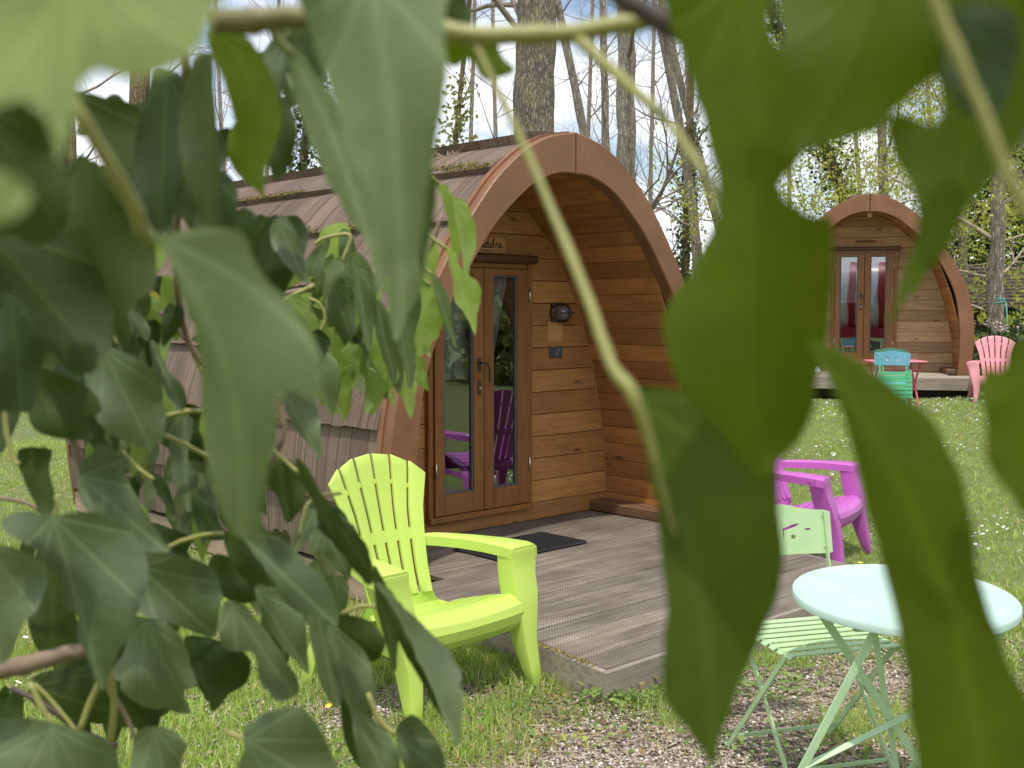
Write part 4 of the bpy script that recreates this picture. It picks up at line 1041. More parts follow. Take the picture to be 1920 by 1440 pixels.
# gravel and bark chips
def chips(n):
    x = rng.uniform(-2.2, 3.2, n*3); y = rng.uniform(3.0, 5.8, n*3); b = bare_np(x, y)+(nz_np(x, y, 3.1)-.5)*.9
    k = (rng.random(n*3) < np.clip(b*1.3, .10, 1)) & off_deck(x, y); x, y = x[k][:n], y[k][:n]; n = len(x)
    base = np.array([[1,0,0],[-1,0,0],[0,1,0],[0,-1,0],[0,0,1],[0,0,-1]], float); F0 = np.array([[0,2,4],[2,1,4],[1,3,4],[3,0,4],[2,0,5],[1,2,5],[3,1,5],[0,3,5]])
    s_ = np.clip(rng.lognormal(-5.35, .42, n), .0025, .014); st = rng.random(n) < .6
    sc_ = np.stack([s_*np.where(st, 3.4, 1), s_*np.where(st, .7, .8), s_*np.where(st, .35, .55)], 1)
    V = base[None]*sc_[:, None]*rng.uniform(.7, 1.3, (n, 6, 1)); th = rng.uniform(0, 6.28, n); c, s = np.cos(th)[:, None], np.sin(th)[:, None]
    X = V[..., 0]*c-V[..., 1]*s; Y = V[..., 0]*s+V[..., 1]*c; V = np.stack([X+x[:, None], Y+y[:, None], V[..., 2]+(gz_np(x, y)+s_*.2-.004)[:, None]], 2)
    F = F0[None]+np.arange(n)[:, None, None]*6
    patch = nz_np(x, y, 4.3, 8)
    t = np.where(st, rng.uniform(.05, .7, n), np.clip(rng.normal(.66, .25, n)+.6*(patch-.4), 0, 1))
    o = np_mesh('gravel', V.reshape(-1, 3), F.reshape(-1, 3), 'gravel', np.repeat(t, 6)); tag(o, 'pale gravel and bark chips scattered over the bare ground', 'gravel')
chips(60000)
# daisies and dandelions as dots of the lawn
def flowers(name, mat, n, xr_, yr_, r_, label, clus=2.0, pts=None):
    if pts is None:
        x = rng.uniform(*xr_, n*4); y = rng.uniform(*yr_, n*4); k = (np.abs(x) < y*.5) & off_deck(x, y, .1) & (nz_np(x, y, clus, 5) > .52) & (bare_np(x, y) < .4); x, y = x[k][:n], y[k][:n]
    else: x = np.array([p[0] for p in pts]); y = np.array([p[1] for p in pts])
    V = []; F = []
    for a_, b_ in zip(x, y):
        z = gz(a_, b_)+rng.uniform(.03, .055); q = r_*rng.uniform(.7, 1.2); k = len(V); tl = rng.uniform(-.6, .6); t2 = rng.uniform(-1, .2); V.append((a_, b_, z+.003))
        for j in range(8): th = j*math.pi/4; V.append((a_+q*math.cos(th), b_+q*math.sin(th), z+q*(tl*math.cos(th)+t2*math.sin(th))))
        F += [(k, k+1+j, k+1+(j+1) % 8) for j in range(8)]
    o = np_mesh(name, np.array(V), np.array(F), mat); tag(o, label, 'flowers')
flowers('daisy_flowers', 'daisy_white', 2600, (1, 9), (6.5, 14), .013, 'white daisies dotted over the lawn at the right')
flowers('dandelion_flowers', 'dandelion', 60, (-5, 8), (5.5, 13), .020, 'yellow dandelions dotted through the lawn', 1.0)
flowers('dandelion_flowers', 'dandelion', 9, None, None, .017, 'yellow dandelions in the nearest grass and gravel', pts=[G(618, 1336), G(372, 1291), G(1002, 1436), G(1600, 1325), G(1605, 1328), G(690, 1300), G(128, 870), G(20, 915), G(312, 1333)])
flowers('daisy_flowers', 'daisy_white', 9, None, None, .011, 'few white daisies in the grass at the left', pts=[G(82, 1205), G(88, 1212), G(48, 1213), G(205, 1252), G(540, 1213), G(545, 1216), G(86, 1258), G(35, 1294), G(180, 1290)])

# ------------------------------------------------------------ trees
def bark(name, c1, c2, lich=(.34, .30, .12), amt=.5, scale=1):  # furrowed, lichen-blotched bark
    s = NB(name); tcn = s.n('ShaderNodeTexCoord'); m = s.n('ShaderNodeMapping'); m.inputs['Scale'].default_value = (7*scale, 7*scale, 1.0*scale); s.l(tcn.outputs['Object'], m.inputs[0])
    v = s.n('ShaderNodeTexVoronoi', feature='DISTANCE_TO_EDGE'); v.inputs['Scale'].default_value = 3.2
    nn = s.noise(m.outputs[0], 3, 6, .7, 1.0); mixv = s.n('ShaderNodeVectorMath', operation='ADD'); cmb = s.n('ShaderNodeCombineXYZ'); s.l(nn, cmb.inputs[0]); s.l(nn, cmb.inputs[1])
    s.l(m.outputs[0], mixv.inputs[0]); s.l(cmb.outputs[0], mixv.inputs[1]); s.l(mixv.outputs[0], v.inputs['Vector'])
    crk = s.ramp(v.outputs['Distance'], [(.0, 0), (.22, 1)]); n2 = s.noise(tcn.outputs['Object'], 5, 6, .7); n3 = s.noise(tcn.outputs['Object'], 40, 3, .7)
    c = s.mix(crk, c1, c2); c = s.mix(s.math('MULTIPLY', s.ramp(n2, [(.45, 0), (.6, 1)]), amt), c, lich); c = s.mix(s.ramp(n3, [(.45, 0), (.8, .5)]), c, sc3(c2, 1.5))
    s.base(c); s.rough(.9); s.bump(s.math('ADD', crk, s.math('MULTIPLY', n3, .5)), .9, .03)
bark('bark_big', (.11, .088, .07), (.34, .29, .235), (.40, .34, .15), .6, 2.0)
bark('bark_pale', (.20, .165, .13), (.46, .40, .33), (.42, .37, .22), .4, 1.4)
bark('bark_brown', (.10, .065, .04), (.28, .2, .12), (.36, .27, .08), .6, 1.4)
simple('twig', (.24, .19, .15), .85, 0, 0, 30, .4); simple('twig_pale', (.40, .33, .22), .85, 0, 0, 30, .4)
attr_mat('spring_leaf', [(0, (.22, .24, .06)), (.5, (.38, .40, .09)), (1, (.56, .56, .15))], .6, .4)
attr_mat('dark_leaf', [(0, (.018, .035, .012)), (.5, (.05, .085, .025)), (1, (.13, .17, .05))], .45, .15)
attr_mat('olive_leaf', [(0, (.09, .11, .035)), (.5, (.24, .25, .09)), (1, (.42, .40, .17))], .6, .3)
def grow(rg, mb, tips, p, d_, r_, L_, lvl, up=.15, spread=.6, segs=5, kids=(3, 4), maxl=4, nseg=None, droop=0):
    pts = [p.copy()]; rad = [r_]; d_ = d_.normalized(); s_ = L_/segs
    for i in range(segs):
        d_ = (d_+Vector((rg.gauss(0, .13), rg.gauss(0, .13), rg.gauss(0, .09)+up*.3-droop*lvl*.06))).normalized(); p = p+d_*s_; pts.append(p.copy()); rad.append(r_*(1-.62*(i+1)/segs))
    mb.tube(pts, rad, 6 if lvl == 0 else (5 if lvl == 1 else 3), cap=False)
    if lvl >= maxl: tips.append(p); tips.append(pts[-2]); return
    n = rg.randint(*kids)
    for k in range(n):
        i = max(1, segs-int(rg.random()*segs*.85)) if k else segs; b = pts[i]
        ax = Vector((rg.gauss(0, 1), rg.gauss(0, 1), rg.gauss(0, .6))); ax = (ax-ax.dot(d_)*d_).normalized()
        nd = (d_*(1-spread*.5)+ax*spread*rg.uniform(.6, 1.3)+Vector((0, 0, up))).normalized()
        grow(rg, mb, tips, b, nd, rad[i]*rg.uniform(.45, .7), L_*rg.uniform(.55, .82), lvl+1, up, spread, max(3, segs-1), kids, maxl, None, droop)
def leaves_at(rg, tips, n, sz, spread, name, mat, parent, kindstuff=False):
    nn = n*len(tips); P = np.repeat(np.array([tuple(t) for t in tips]), n, 0)+rg.normal(0, spread, (nn, 3)); a_ = rg.normal(0, 1, (nn, 3)); a_ /= np.linalg.norm(a_, axis=1)[:, None]
    b_ = np.cross(a_, rg.normal(0, 1, (nn, 3))); b_ /= np.linalg.norm(b_, axis=1)[:, None]; s_ = (sz*rg.uniform(.5, 1.3, nn))[:, None]
    V = np.stack([P-a_*s_, P+b_*s_*.55, P+a_*s_, P-b_*s_*.55], 1); F = (np.array([[0,1,2],[0,2,3]])[None]+np.arange(nn)[:, None, None]*4)
    t = np.clip(rg.normal(.5, .25, nn), 0, 1)
    return np_mesh(name, V.reshape(-1, 3), F.reshape(-1, 3), mat, np.repeat(t, 4), None, parent)
def tree(name, label, px_base, px_top, w0, Y, mat='bark_pale', twig='twig', y_top=-200, h_br=None, nbr=10, leaf=None, seed=1, grp=None, curve=0, Lb=3.0, leafn=3, leafsz=.05, maxl=3, droop=0, brx=None):
    """trunk passing px_base at the roofline (y=330) and px_top at the picture top (y=0)"""
    rg = random.Random(seed); B = at(px_base, 330, Y); T = at(px_top, 0, Y); d_ = (T-B)/(T.z-B.z); g0 = B-d_*(B.z-gz(B.x, Y)+.1)
    r0 = w0/2/FPX*Y; H = max((T-g0).length*1.5, 9.0); pts = []; rad = []; n = 16
    for k in range(n+1):
        f = k/n; p = g0+d_*(H*f)+Vector((curve*math.sin(f*5)*.5+.04*rg.gauss(0, 1)*r0*3, .0, 0)); pts.append(p); rad.append(r0*(1.18-.55*f+.5*math.exp(-f*14)))
    root = empty(name, (g0.x, g0.y, g0.z), 0, label, 'tree', grp); loc = Vector((g0.x, g0.y, g0.z))
    mb = MB(); mb.tube([p-loc for p in cat(pts, 2)], [rad[min(n, i//2)]*(1+.03*rg.gauss(0, 1)) for i in range(2*n+1)], 16, True); mb.build('trunk', mat, root, True)
    mb = MB(); tips = []
    for k in range(nbr):
        f = rg.uniform(.22 if h_br is None else h_br, .98); i = int(f*n); b = pts[i]-loc; a_ = rg.uniform(0, 6.28)
        nd = Vector((math.cos(a_), math.sin(a_)*.8, rg.uniform(.1, .9)))
        grow(rg, mb, tips, b, nd, min(rad[i]*rg.uniform(.16, .34), .045), Lb*rg.uniform(.5, 1.1)*(1-.3*f), 0, .12, .62, 6, (3, 4), maxl, None, droop)
    mb.build('crown', twig, root, True)
    if leaf: leaves_at(np.random.default_rng(seed), tips, leafn, leafsz, .10, 'foliage', leaf, root)
    return root, pts, rad
G1 = 'bare tall trees behind the pods'
tree('tall_tree', 'thickest tree trunk with furrowed lichen bark rising behind the pod ridge', 1001, 1001, 84, 15, 'bark_big', 'twig', nbr=8, seed=3, grp=G1, Lb=3.4, h_br=.5)
tree('leaning_tree', 'slender pale trunk leaning left, just right of the thickest trunk', 1112, 1045, 17, 22, 'bark_pale', nbr=9, seed=4, grp=G1)
tree('slim_tree', 'slim straight trunk between the leaning trunk and the mottled trunk', 1136, 1130, 15, 24, 'bark_pale', nbr=9, seed=5, grp=G1)
tree('mottled_tree', 'mid-sized mottled grey trunk above the right side of the pod arch', 1176, 1172, 37, 21, 'bark_pale', nbr=9, seed=6, grp=G1)
tree('bent_tree', 'thin curved trunk above the right shoulder of the pod roof', 1275, 1232, 17, 26, 'bark_pale', nbr=10, seed=8, grp=G1, curve=.35)
tree('bent_tree', 'thin trunk leaning left, rightmost before the big hanging leaves', 1330, 1240, 15, 29, 'bark_pale', nbr=12, seed=9, grp=G1, curve=-.25)
tree('old_tree', 'brown lichen-covered trunk at the upper left, seen between ivy leaves', 265, 262, 40, 20, 'bark_brown', nbr=9, seed=10, grp=G1)
tree('old_tree', 'brown trunk at the far left edge behind the ivy', 128, 120, 30, 24, 'bark_brown', nbr=8, seed=11, grp=G1)
BT = [(60, 38, 20, 'slim background tree at the far left, behind the ivy'), (420, 34, 21, 'slim background tree over the rear half of the pod roof'), (500, 42, 22, 'fainter slim background tree over the middle of the pod roof'), (700, 36, 23, 'slim background tree behind the long grey-green leaves'), (880, 33, 24, 'slim background tree just right of the short ivy-wrapped tree'), (930, 44, 25, 'slim background tree touching the left side of the thickest trunk'), (1100, 40, 26, 'slim background tree between the leaning trunk and the thickest trunk'), (1220, 38, 27, 'slim background tree just right of the mottled trunk'), (1300, 45, 28, 'slim background tree beside the ivy-wrapped thin trunk'), (1400, 36, 29, 'slim background tree hidden behind the big hanging leaf'), (1480, 40, 30, 'slim background tree left of the distant pod, in the leaf gap'), (1610, 40, 31, 'slim background tree straight above the distant pod ridge'), (1750, 44, 32, 'slim background tree behind the right shoulder of the distant pod')]
for px, Yy, sd_, lb in BT:
    lf = 'spring_leaf' if px > 1550 else None
    tree('background_tree', lb, px, px+random.Random(sd_).uniform(-25, 25), 8, Yy, 'bark_pale', 'twig', nbr=20, seed=sd_, grp='slim trees of the background wood', Lb=4.8, leaf=lf, leafn=1, leafsz=.06, h_br=.12, maxl=4)
# wood on the far side of the lawn to the right, mirrored in the near pod doors
# ivy-clad leaning trunk and leafy trees behind the far pod
def ivy_clad(name, label, px0, px1, w0, Y, seed, n, ytop=60, wid=.28, mat='dark_leaf'):
    rg = np.random.default_rng(seed); root, pts, rad = tree(name, label, px0, px1, w0, Y, 'bark_brown', 'twig', nbr=8, seed=seed, Lb=2.6)
    zt = at(px0, ytop, Y).z; P = np.array([tuple(p-root.location) for p in cat(pts, 8)]); P = P[P[:, 2]+root.location.z < zt]
    idx = rg.integers(0, len(P), n); q = P[idx]+rg.normal(0, 1, (n, 3))*np.array([wid, wid, .15])*(.5+.5*rg.random((n, 1))); a_ = rg.normal(0, 1, (n, 3)); a_ /= np.linalg.norm(a_, axis=1)[:, None]
    b_ = np.cross(a_, rg.normal(0, 1, (n, 3))); b_ /= np.linalg.norm(b_, axis=1)[:, None]; s_ = .045*rg.uniform(.5, 1.4, (n, 1))
    V = np.stack([q-a_*s_, q+b_*s_*.7, q+a_*s_, q-b_*s_*.7], 1); F = np.array([[0,1,2],[0,2,3]])[None]+np.arange(n)[:, None, None]*4
    o = np_mesh('ivy_cover', V.reshape(-1, 3), F.reshape(-1, 3), mat, np.repeat(np.clip(rg.normal(.5, .28, n), 0, 1), 4), 'stuff', root); return root
ivy_clad('ivy_tree', 'leaning trunk wrapped in dark ivy behind the left of the distant pod', 1568, 1440, 22, 24, 41, 5200, 0, .30)
ivy_clad('ivy_tree', 'short ivy-wrapped tree above the roof, left of the thickest trunk', 848, 880, 10, 18, 42, 1600, 150, .20, 'olive_leaf')
ivy_clad('ivy_tree', 'bushy ivy-covered tree above the roof behind the big grey leaf', 568, 590, 16, 19, 43, 4200, 120, .36)
ivy_clad('ivy_tree', 'ivy-wrapped thin trunk right above the pod roof edge', 1290, 1300, 14, 27, 44, 2500, 230, .25)
tree('leafy_tree', 'tree with fresh yellow-green leaves behind the ridge of the distant pod', 1655, 1650, 17, 24, 'bark_pale', 'twig', nbr=26, seed=51, leaf='spring_leaf', Lb=2.8, leafn=8, leafsz=.045, h_br=.08)
tree('weeping_tree', 'pale trunk with a green cord under drooping yellow-green twigs at the right edge', 1872, 1878, 25, 19, 'bark_pale', 'twig_pale', nbr=34, seed=52, leaf='spring_leaf', Lb=2.7, leafn=7, leafsz=.036, h_br=.12, droop=1.2)
tree('weeping_tree', 'drooping yellow-green tree between the distant pod and the right edge', 1800, 1790, 14, 24, 'bark_pale', 'twig_pale', nbr=34, seed=53, leaf='spring_leaf', Lb=2.9, leafn=10, leafsz=.045, h_br=.10, droop=1.2)
# cord round the right-hand trunk
q = at(1868, 567, 19.0); mb = MB()
for k in range(3): mb.tube([(q.x+.135*math.cos(a_), q.y+.135*math.sin(a_), q.z+.02*k+.03*math.cos(a_*1+k)) for a_ in [2*math.pi*j/16 for j in range(17)]], .012, 5)
mb.tube([(q.x+.12, q.y-.1, q.z), (q.x+.15, q.y-.12, q.z-.4), (q.x+.08, q.y-.14, q.z-.62), (q.x-.1, q.y-.15, q.z-.64)], .012, 5); o = mb.build('tree_cord', 'green_rope', None, True); tag(o, 'green cord tied round the pale trunk at the right edge', 'cord')
# evergreen thickets that close the view
def thicket(name, label, x0, x1, y0, y1, h, n, mat, seed, sz=.10, cat_='bush', grp=None):
    rg = np.random.default_rng(seed); root = empty(name, ((x0+x1)/2, (y0+y1)/2, gz((x0+x1)/2, (y0+y1)/2)), 0, label, cat_, grp)
    u = rg.normal(0, 1, (n, 3)); u /= np.linalg.norm(u, axis=1)[:, None]; r_ = rg.random(n)**.33
    cx, cy = root.location.x, root.location.y; lump = 1+.35*np.sin(u[:, 0]*7+seed)*np.cos(u[:, 1]*5+seed*2)+.25*np.sin(u[:, 2]*9+u[:, 0]*5)
    P = u*r_[:, None]*lump[:, None]*np.array([(x1-x0)/2, (y1-y0)/2, h*.55])+np.array([0, 0, h*.5]); P = P[P[:, 2] > .0]; n = len(P)
    a_ = rg.normal(0, 1, (n, 3)); a_ /= np.linalg.norm(a_, axis=1)[:, None]; b_ = np.cross(a_, rg.normal(0, 1, (n, 3))); b_ /= np.linalg.norm(b_, axis=1)[:, None]; s_ = sz*rg.uniform(.5, 1.3, (n, 1))
    V = np.stack([P-a_*s_, P+b_*s_*.6, P+a_*s_, P-b_*s_*.6], 1); F = np.array([[0,1,2],[0,2,3]])[None]+np.arange(n)[:, None, None]*4
    np_mesh('foliage', V.reshape(-1, 3), F.reshape(-1, 3), mat, np.repeat(np.clip(rg.normal(.45, .28, n), 0, 1), 4), None, root)
    q = random.Random(seed); mb = MB()
    for k in range(6): mb.tube([(0, 0, 0), (q.gauss(0, .12)*(x1-x0), q.gauss(0, .1), h*.4), (q.gauss(0, .25)*(x1-x0), q.gauss(0, .2), h*.8)], [.05, .03, .01], 5)
    mb.build('stems', 'twig', root, True); return root
TG = 'bushes closing the view behind the lawn'
thicket('flowering_shrub', 'low dark shrub with pale pink blossoms behind the pink armchair', 7.4, 9.0, 17.2, 18.4, .95, 3800, 'dark_leaf', 61, .05)
for i, (x0, x1, y, h, m) in enumerate([(9.2, 12.5, 21, 1.2, 'spring_leaf'), (11.5, 16, 30, 6.5, 'dark_leaf'), (15, 20, 31, 7.5, 'olive_leaf'), (3, 8, 44, 3.2, 'olive_leaf'), (-4, 3, 46, 2.6, 'olive_leaf'), (-12, -4, 44, 3.0, 'olive_leaf'), (-20, -12, 40, 3.4, 'olive_leaf'), (8, 14, 46, 4, 'olive_leaf'), (-13, -7.5, 27, 2.2, 'spring_leaf')]):
    thicket('bush', ['low yellow-green bush right of the flowering shrub', 'tall dark evergreen behind the dark barn, left one', 'tall olive evergreen behind the dark barn, right one', 'olive hedge bush far behind, between the two pods', 'olive hedge bush far behind the near pod roof', 'olive hedge bush far behind the left of the near pod', 'olive hedge bush farthest left in the distance', 'olive hedge bush behind the distant pod', 'fresh green bush past the back end of the near pod'][i], x0, x1, y, y+2.5, h, 5200 if i in (1, 2) else 3000, m, 70+i, .14 if i else .07, grp=TG)
for i, (x0, x1, y, h) in enumerate([(17, 21, -3, 5.5), (19, 24, 1, 6.5), (16, 19, 4.5, 3.0), (22, 27, 6, 7)]):
    thicket('bush', ['tall olive hedge bush outside the view, mirrored in the left door pane', 'tallest olive hedge bush outside the view, mirrored in both door panes', 'lower olive hedge bush outside the view, mirrored at the right pane', 'farthest olive hedge bush outside the view at the right'][i], x0, x1, y, y+4, h, 3000, 'olive_leaf', 90+i, .16, grp=TG)
# blossoms
V = []; F = []
q = random.Random(8); mb = MB()
for (px, py) in ((1828, 607), (1858, 603), (1879, 617), (1868, 612), (1918, 610)):
    c_ = at(px, py, 17.3)
    for j in range(26):
        v = c_+Vector((q.gauss(0, .075), q.gauss(0, .06), q.gauss(0, .028))); s_ = .03; mb.add([v+Vector((q.uniform(-s_, s_), q.uniform(-s_, s_), q.uniform(-s_, s_)*.5)) for _ in range(3)], [(0,1,2)])
simple('blossom', (.82, .62, .62), .7, var=.15); o = mb.build('blossoms', 'blossom'); tag(o, 'pale pink blossom heads on the shrub behind the pink armchair', 'flowers', kind='stuff')
# dark barn
bx, by = at(1900, 560, 27).x, 27; bn = empty('barn', (bx, by, gz(bx, by)), 0, 'low dark barn with a ribbed brown roof behind the weeping tree', 'barn')
zr0, zr1 = 1.55+ (585-577)/FPX*27 - gz(bx, by), 1.55+(585-500)/FPX*28.6-gz(bx, by)
nrow = 12
for k in range(nrow):
    f0, f1 = k/nrow, (k+1)/nrow; mb = MB(); y0, y1 = -.4+2.2*f0, -.4+2.2*f1; z0, z1 = zr0+(zr1-zr0)*f0, zr0+(zr1-zr0)*f1
    mb.add([(-1.55, y0, z0+.03), (4.5, y0, z0+.03), (4.5, y1+.04, z1), (-1.55, y1+.04, z1), (-1.55, y0, z0), (4.5, y0, z0)], [(0,1,2,3), (4,5,1,0)]); mb.build('roof_panel', 'barn_roof', bn)
for k in range(20):
    mb = MB(); x0 = -1.4+k*.29; mb.box(x0, x0+.28, 0, .03, -.2, zr0+.15, .004); mb.build('wall_board', 'shaded_boards', bn)
mb = MB(); mb.box(-1.4, 4.4, .05, 4, -.2, zr0, 0); mb.build('barn_body', 'shaded_boards', bn)
# fallen branch resting on the ridge, little dried plant beside it
mb = MB(); pts = [at(870, 274, 7.9), at(900, 267, 7.95), at(935, 272, 8.0), at(958, 278, 8.05)]
mb.tube(cat(pts, 4), [.016]*13, 7); o = mb.build('fallen_branch', 'bark_brown', None, True); tag(o, 'mossy broken branch lying on the pod ridge left of the thick trunk', 'branch')
q = random.Random(4); mb = MB(); c_ = at(838, 312, 6.95)
for k in range(60):
    a_ = q.uniform(0, 6.28); l_ = q.uniform(.05, .15); mb.tube([c_, c_+Vector((math.cos(a_)*l_*.6, math.sin(a_)*l_*.4, q.uniform(-.05, .9)*l_)), c_+Vector((math.cos(a_)*l_, math.sin(a_)*l_*.6, q.uniform(-.5, .9)*l_))], [.003, .002, .001], 3)
mb.tube([at(822, 322, 6.93), at(842, 326, 6.9)], [.02, .014], 8); o = mb.build('dry_tuft', 'twig_pale'); tag(o, 'dry twiggy tuft stuck on the pod roof near the ridge', 'twigs')

# the barrel wagon whose reflection shows in the far pod doors; it stands left of the picture
def make_wagon():
    t = empty('barrel_wagon', (2.05, -2.6, 0), R(-8), 'silver barrel-shaped wagon with red hoops, seen mirrored in the distant pod doors', 'wagon')
    mb = MB(); N = 40; rings = []
    for k in range(13):
        f = -1+k/6; r_ = 1.12*(1-.10*f*f); rings.append([Vector((f*1.9, r_*math.cos(2*math.pi*j/N), 1.95+r_*math.sin(2*math.pi*j/N)*.95)) for j in range(N)])
    for i in range(12): mb.strip(rings[i], rings[i+1], True)
    mb.add(rings[0], [tuple(range(N))]); mb.add(rings[-1], [tuple(range(N))]); mb.build('barrel', 'wagon_silver', t, True)
    for f in (-.78, -.27, .17, .7):
        r_ = 1.15*(1-.10*f*f); mb = MB(); pr = [[Vector((f*1.9+dx, (r_+dr)*math.cos(2*math.pi*j/N), 1.95+(r_+dr)*.95*math.sin(2*math.pi*j/N))) for j in range(N)] for dx, dr in ((-.09, -.03), (-.09, .03), (.09, .03), (.09, -.03))]
        for i in range(3): mb.strip(pr[i], pr[i+1], True)
        mb.build('hoop', 'wagon_red', t, True)
    mb = MB(); mb.box(-2.0, 2.0, -.95, 1.0, .78, 1.08, .02); mb.build('chassis', 'wagon_red', t)
    for sx in (-1.3, 1.3):
        for sy in (-1, 1):
            mb = MB(); pr = [[Vector((sx+r_*math.cos(2*math.pi*j/28), sy*.98+y_, .42+r_*math.sin(2*math.pi*j/28))) for j in range(28)] for r_, y_ in ((.36, -.04), (.42, -.04), (.42, .04), (.36, .04))]
            for i in range(4): mb.strip(pr[i], pr[(i+1) % 4], True)
            wl = mb.build('wheel', 'wagon_red', t)
            mb = MB()
            for j in range(8): mb.bar((sx, sy*.98, .42), (sx+.37*math.cos(j*math.pi/4), sy*.98, .42+.37*math.sin(j*math.pi/4)), .04, .03)
            mb.build('spokes', 'wagon_red', wl)
make_wagon()

# ------------------------------------------------------------ ivy hanging close to the camera
def ivy_mat(name, top, under, trans, trans_amt, rough_top=.36, spec=.5):
    s = NB(name); uvn = s.n('ShaderNodeUVMap'); sep = s.n('ShaderNodeSeparateXYZ'); s.l(uvn.outputs[0], sep.inputs[0]); x, y = sep.outputs[0], sep.outputs[1]
    ax = s.math('ABSOLUTE', x)
    vein = None
    for ang, wv in ((0, .009), (30, .006), (62, .005)):
        c, sn = math.cos(R(ang)), math.sin(R(ang))
        dist = s.math('ABSOLUTE', s.math('SUBTRACT', s.math('MULTIPLY', ax, c), s.math('MULTIPLY', y, sn)))
        m = s.ramp(dist, [(wv*.6, 1), (wv*1.6, .35), (wv*5, 0)]); vein = m if vein is None else s.math('MAXIMUM', vein, m)
    # side veins branching from the midrib
    sv_ = s.math('SINE', s.math('MULTIPLY', s.math('SUBTRACT', y, s.math('MULTIPLY', ax, .9)), 44)); sv_ = s.ramp(sv_, [(.92, 0), (1.0, .22)]); vein = s.math('MAXIMUM', vein, sv_)
    v = s.coord('Object'); n = s.noise(v, 28, 5, .6); n2 = s.noise(v, 9, 4, .6); oi = s.n('ShaderNodeObjectInfo')
    def tone(c): return s.mix(1, s.mix(s.ramp(n, [(.3, 0), (.7, 1)]), sc3(c, .82), sc3(c, 1.15)), s.ramp(oi.outputs['Random'], [(0, (.82, .85, .8)), (1, (1.16, 1.14, 1.1))]), 'MULTIPLY')
    ct = s.mix(s.math('MULTIPLY', vein, .55), tone(top), sc3(top, 2.0)); cu = s.mix(s.math('MULTIPLY', vein, .5), tone(under), sc3(under, 1.7))
    geo = s.n('ShaderNodeNewGeometry'); c = s.mix(geo.outputs['Backfacing'], ct, cu); bl = s.noise(v, 120, 3, .7); c = s.mix(s.ramp(bl, [(.70, 0), (.76, .55)]), c, (.16, .12, .05)); c = s.mix(s.ramp(n2, [(.55, 0), (.8, .25)]), c, (.17, .17, .13)); s.base(c)
    s.rough(s.mix(geo.outputs['Backfacing'], (rough_top,)*3, (.62,)*3)); s.b.inputs['Specular IOR Level'].default_value = spec
    s.bump(s.math('ADD', s.math('MULTIPLY', vein, -.8), s.math('MULTIPLY', n2, .6)), .35, .0015)
    t = s.n('ShaderNodeBsdfTranslucent'); s.l(s.mix(s.math('MULTIPLY', vein, .4), tone(trans), sc3(trans, .5)), t.inputs['Color']); m = s.n('ShaderNodeMixShader'); m.inputs[0].default_value = trans_amt
    s.l(s.b.outputs[0], m.inputs[1]); s.l(t.outputs[0], m.inputs[2]); s.l(m.outputs[0], s.out.inputs[0])
ivy_mat('ivy_leaf_sheen', (.112, .150, .068), (.085, .105, .026), (.12, .16, .02), .24, .42, .5)  # grey sky sheen on the leaf tops is mixed into the colour
ivy_mat('ivy_leaf_mid', (.105, .145, .055), (.08, .105, .025), (.13, .18, .02), .28, .5, .35)
ivy_mat('ivy_leaf_pale_sheen', (.165, .215, .095), (.09, .12, .03), (.14, .20, .03), .30, .55, .4)  # paler copy: glancing sky sheen painted in as base colour
ivy_mat('ivy_leaf_blond', (.27, .34, .12), (.27, .33, .10), (.30, .36, .10), .35, .6, .3)
ivy_mat('ivy_leaf_shaded', (.034, .055, .015), (.036, .056, .007), (.08, .12, .004), .25, .55, .3)  # same leaf in shade, the darkness put into its colour
ivy_mat('ivy_leaf_backlit', (.18, .27, .07), (.21, .30, .06), (.32, .42, .04), .45, .45)  # same leaf with light shining through, painted as a brighter green
ivy_mat('ivy_leaf_big_shade', (.064, .098, .006), (.064, .098, .004), (.16, .22, .001), .44, .6, .22)  # near leaves: their backlit, shaded look is put into the base colour
ivy_mat('ivy_leaf_yellow', (.36, .33, .06), (.4, .33, .08), (.5, .45, .05), .35)
def stem_mat(name, c, c2):
    s = NB(name); v = s.coord('Object'); n = s.noise(v, 30, 4, .6); s.base(s.ramp(n, [(.3, c), (.7, c2)])); s.rough(.5)
ivy_mat('ivy_leaf_olive_shade', (.062, .098, .014), (.05, .07, .008), (.12, .16, .004), .36, .6, .3)  # olive variant, the near leaves' shade again carried by the colour
stem_mat('ivy_petiole', (.24, .245, .06), (.33, .32, .10)); stem_mat('ivy_stem', (.15, .10, .06), (.24, .17, .10)); stem_mat('ivy_stem_dark', (.045, .03, .025), (.09, .06, .045))
stem_mat('ivy_stem_olive', (.12, .11, .03), (.2, .17, .05))

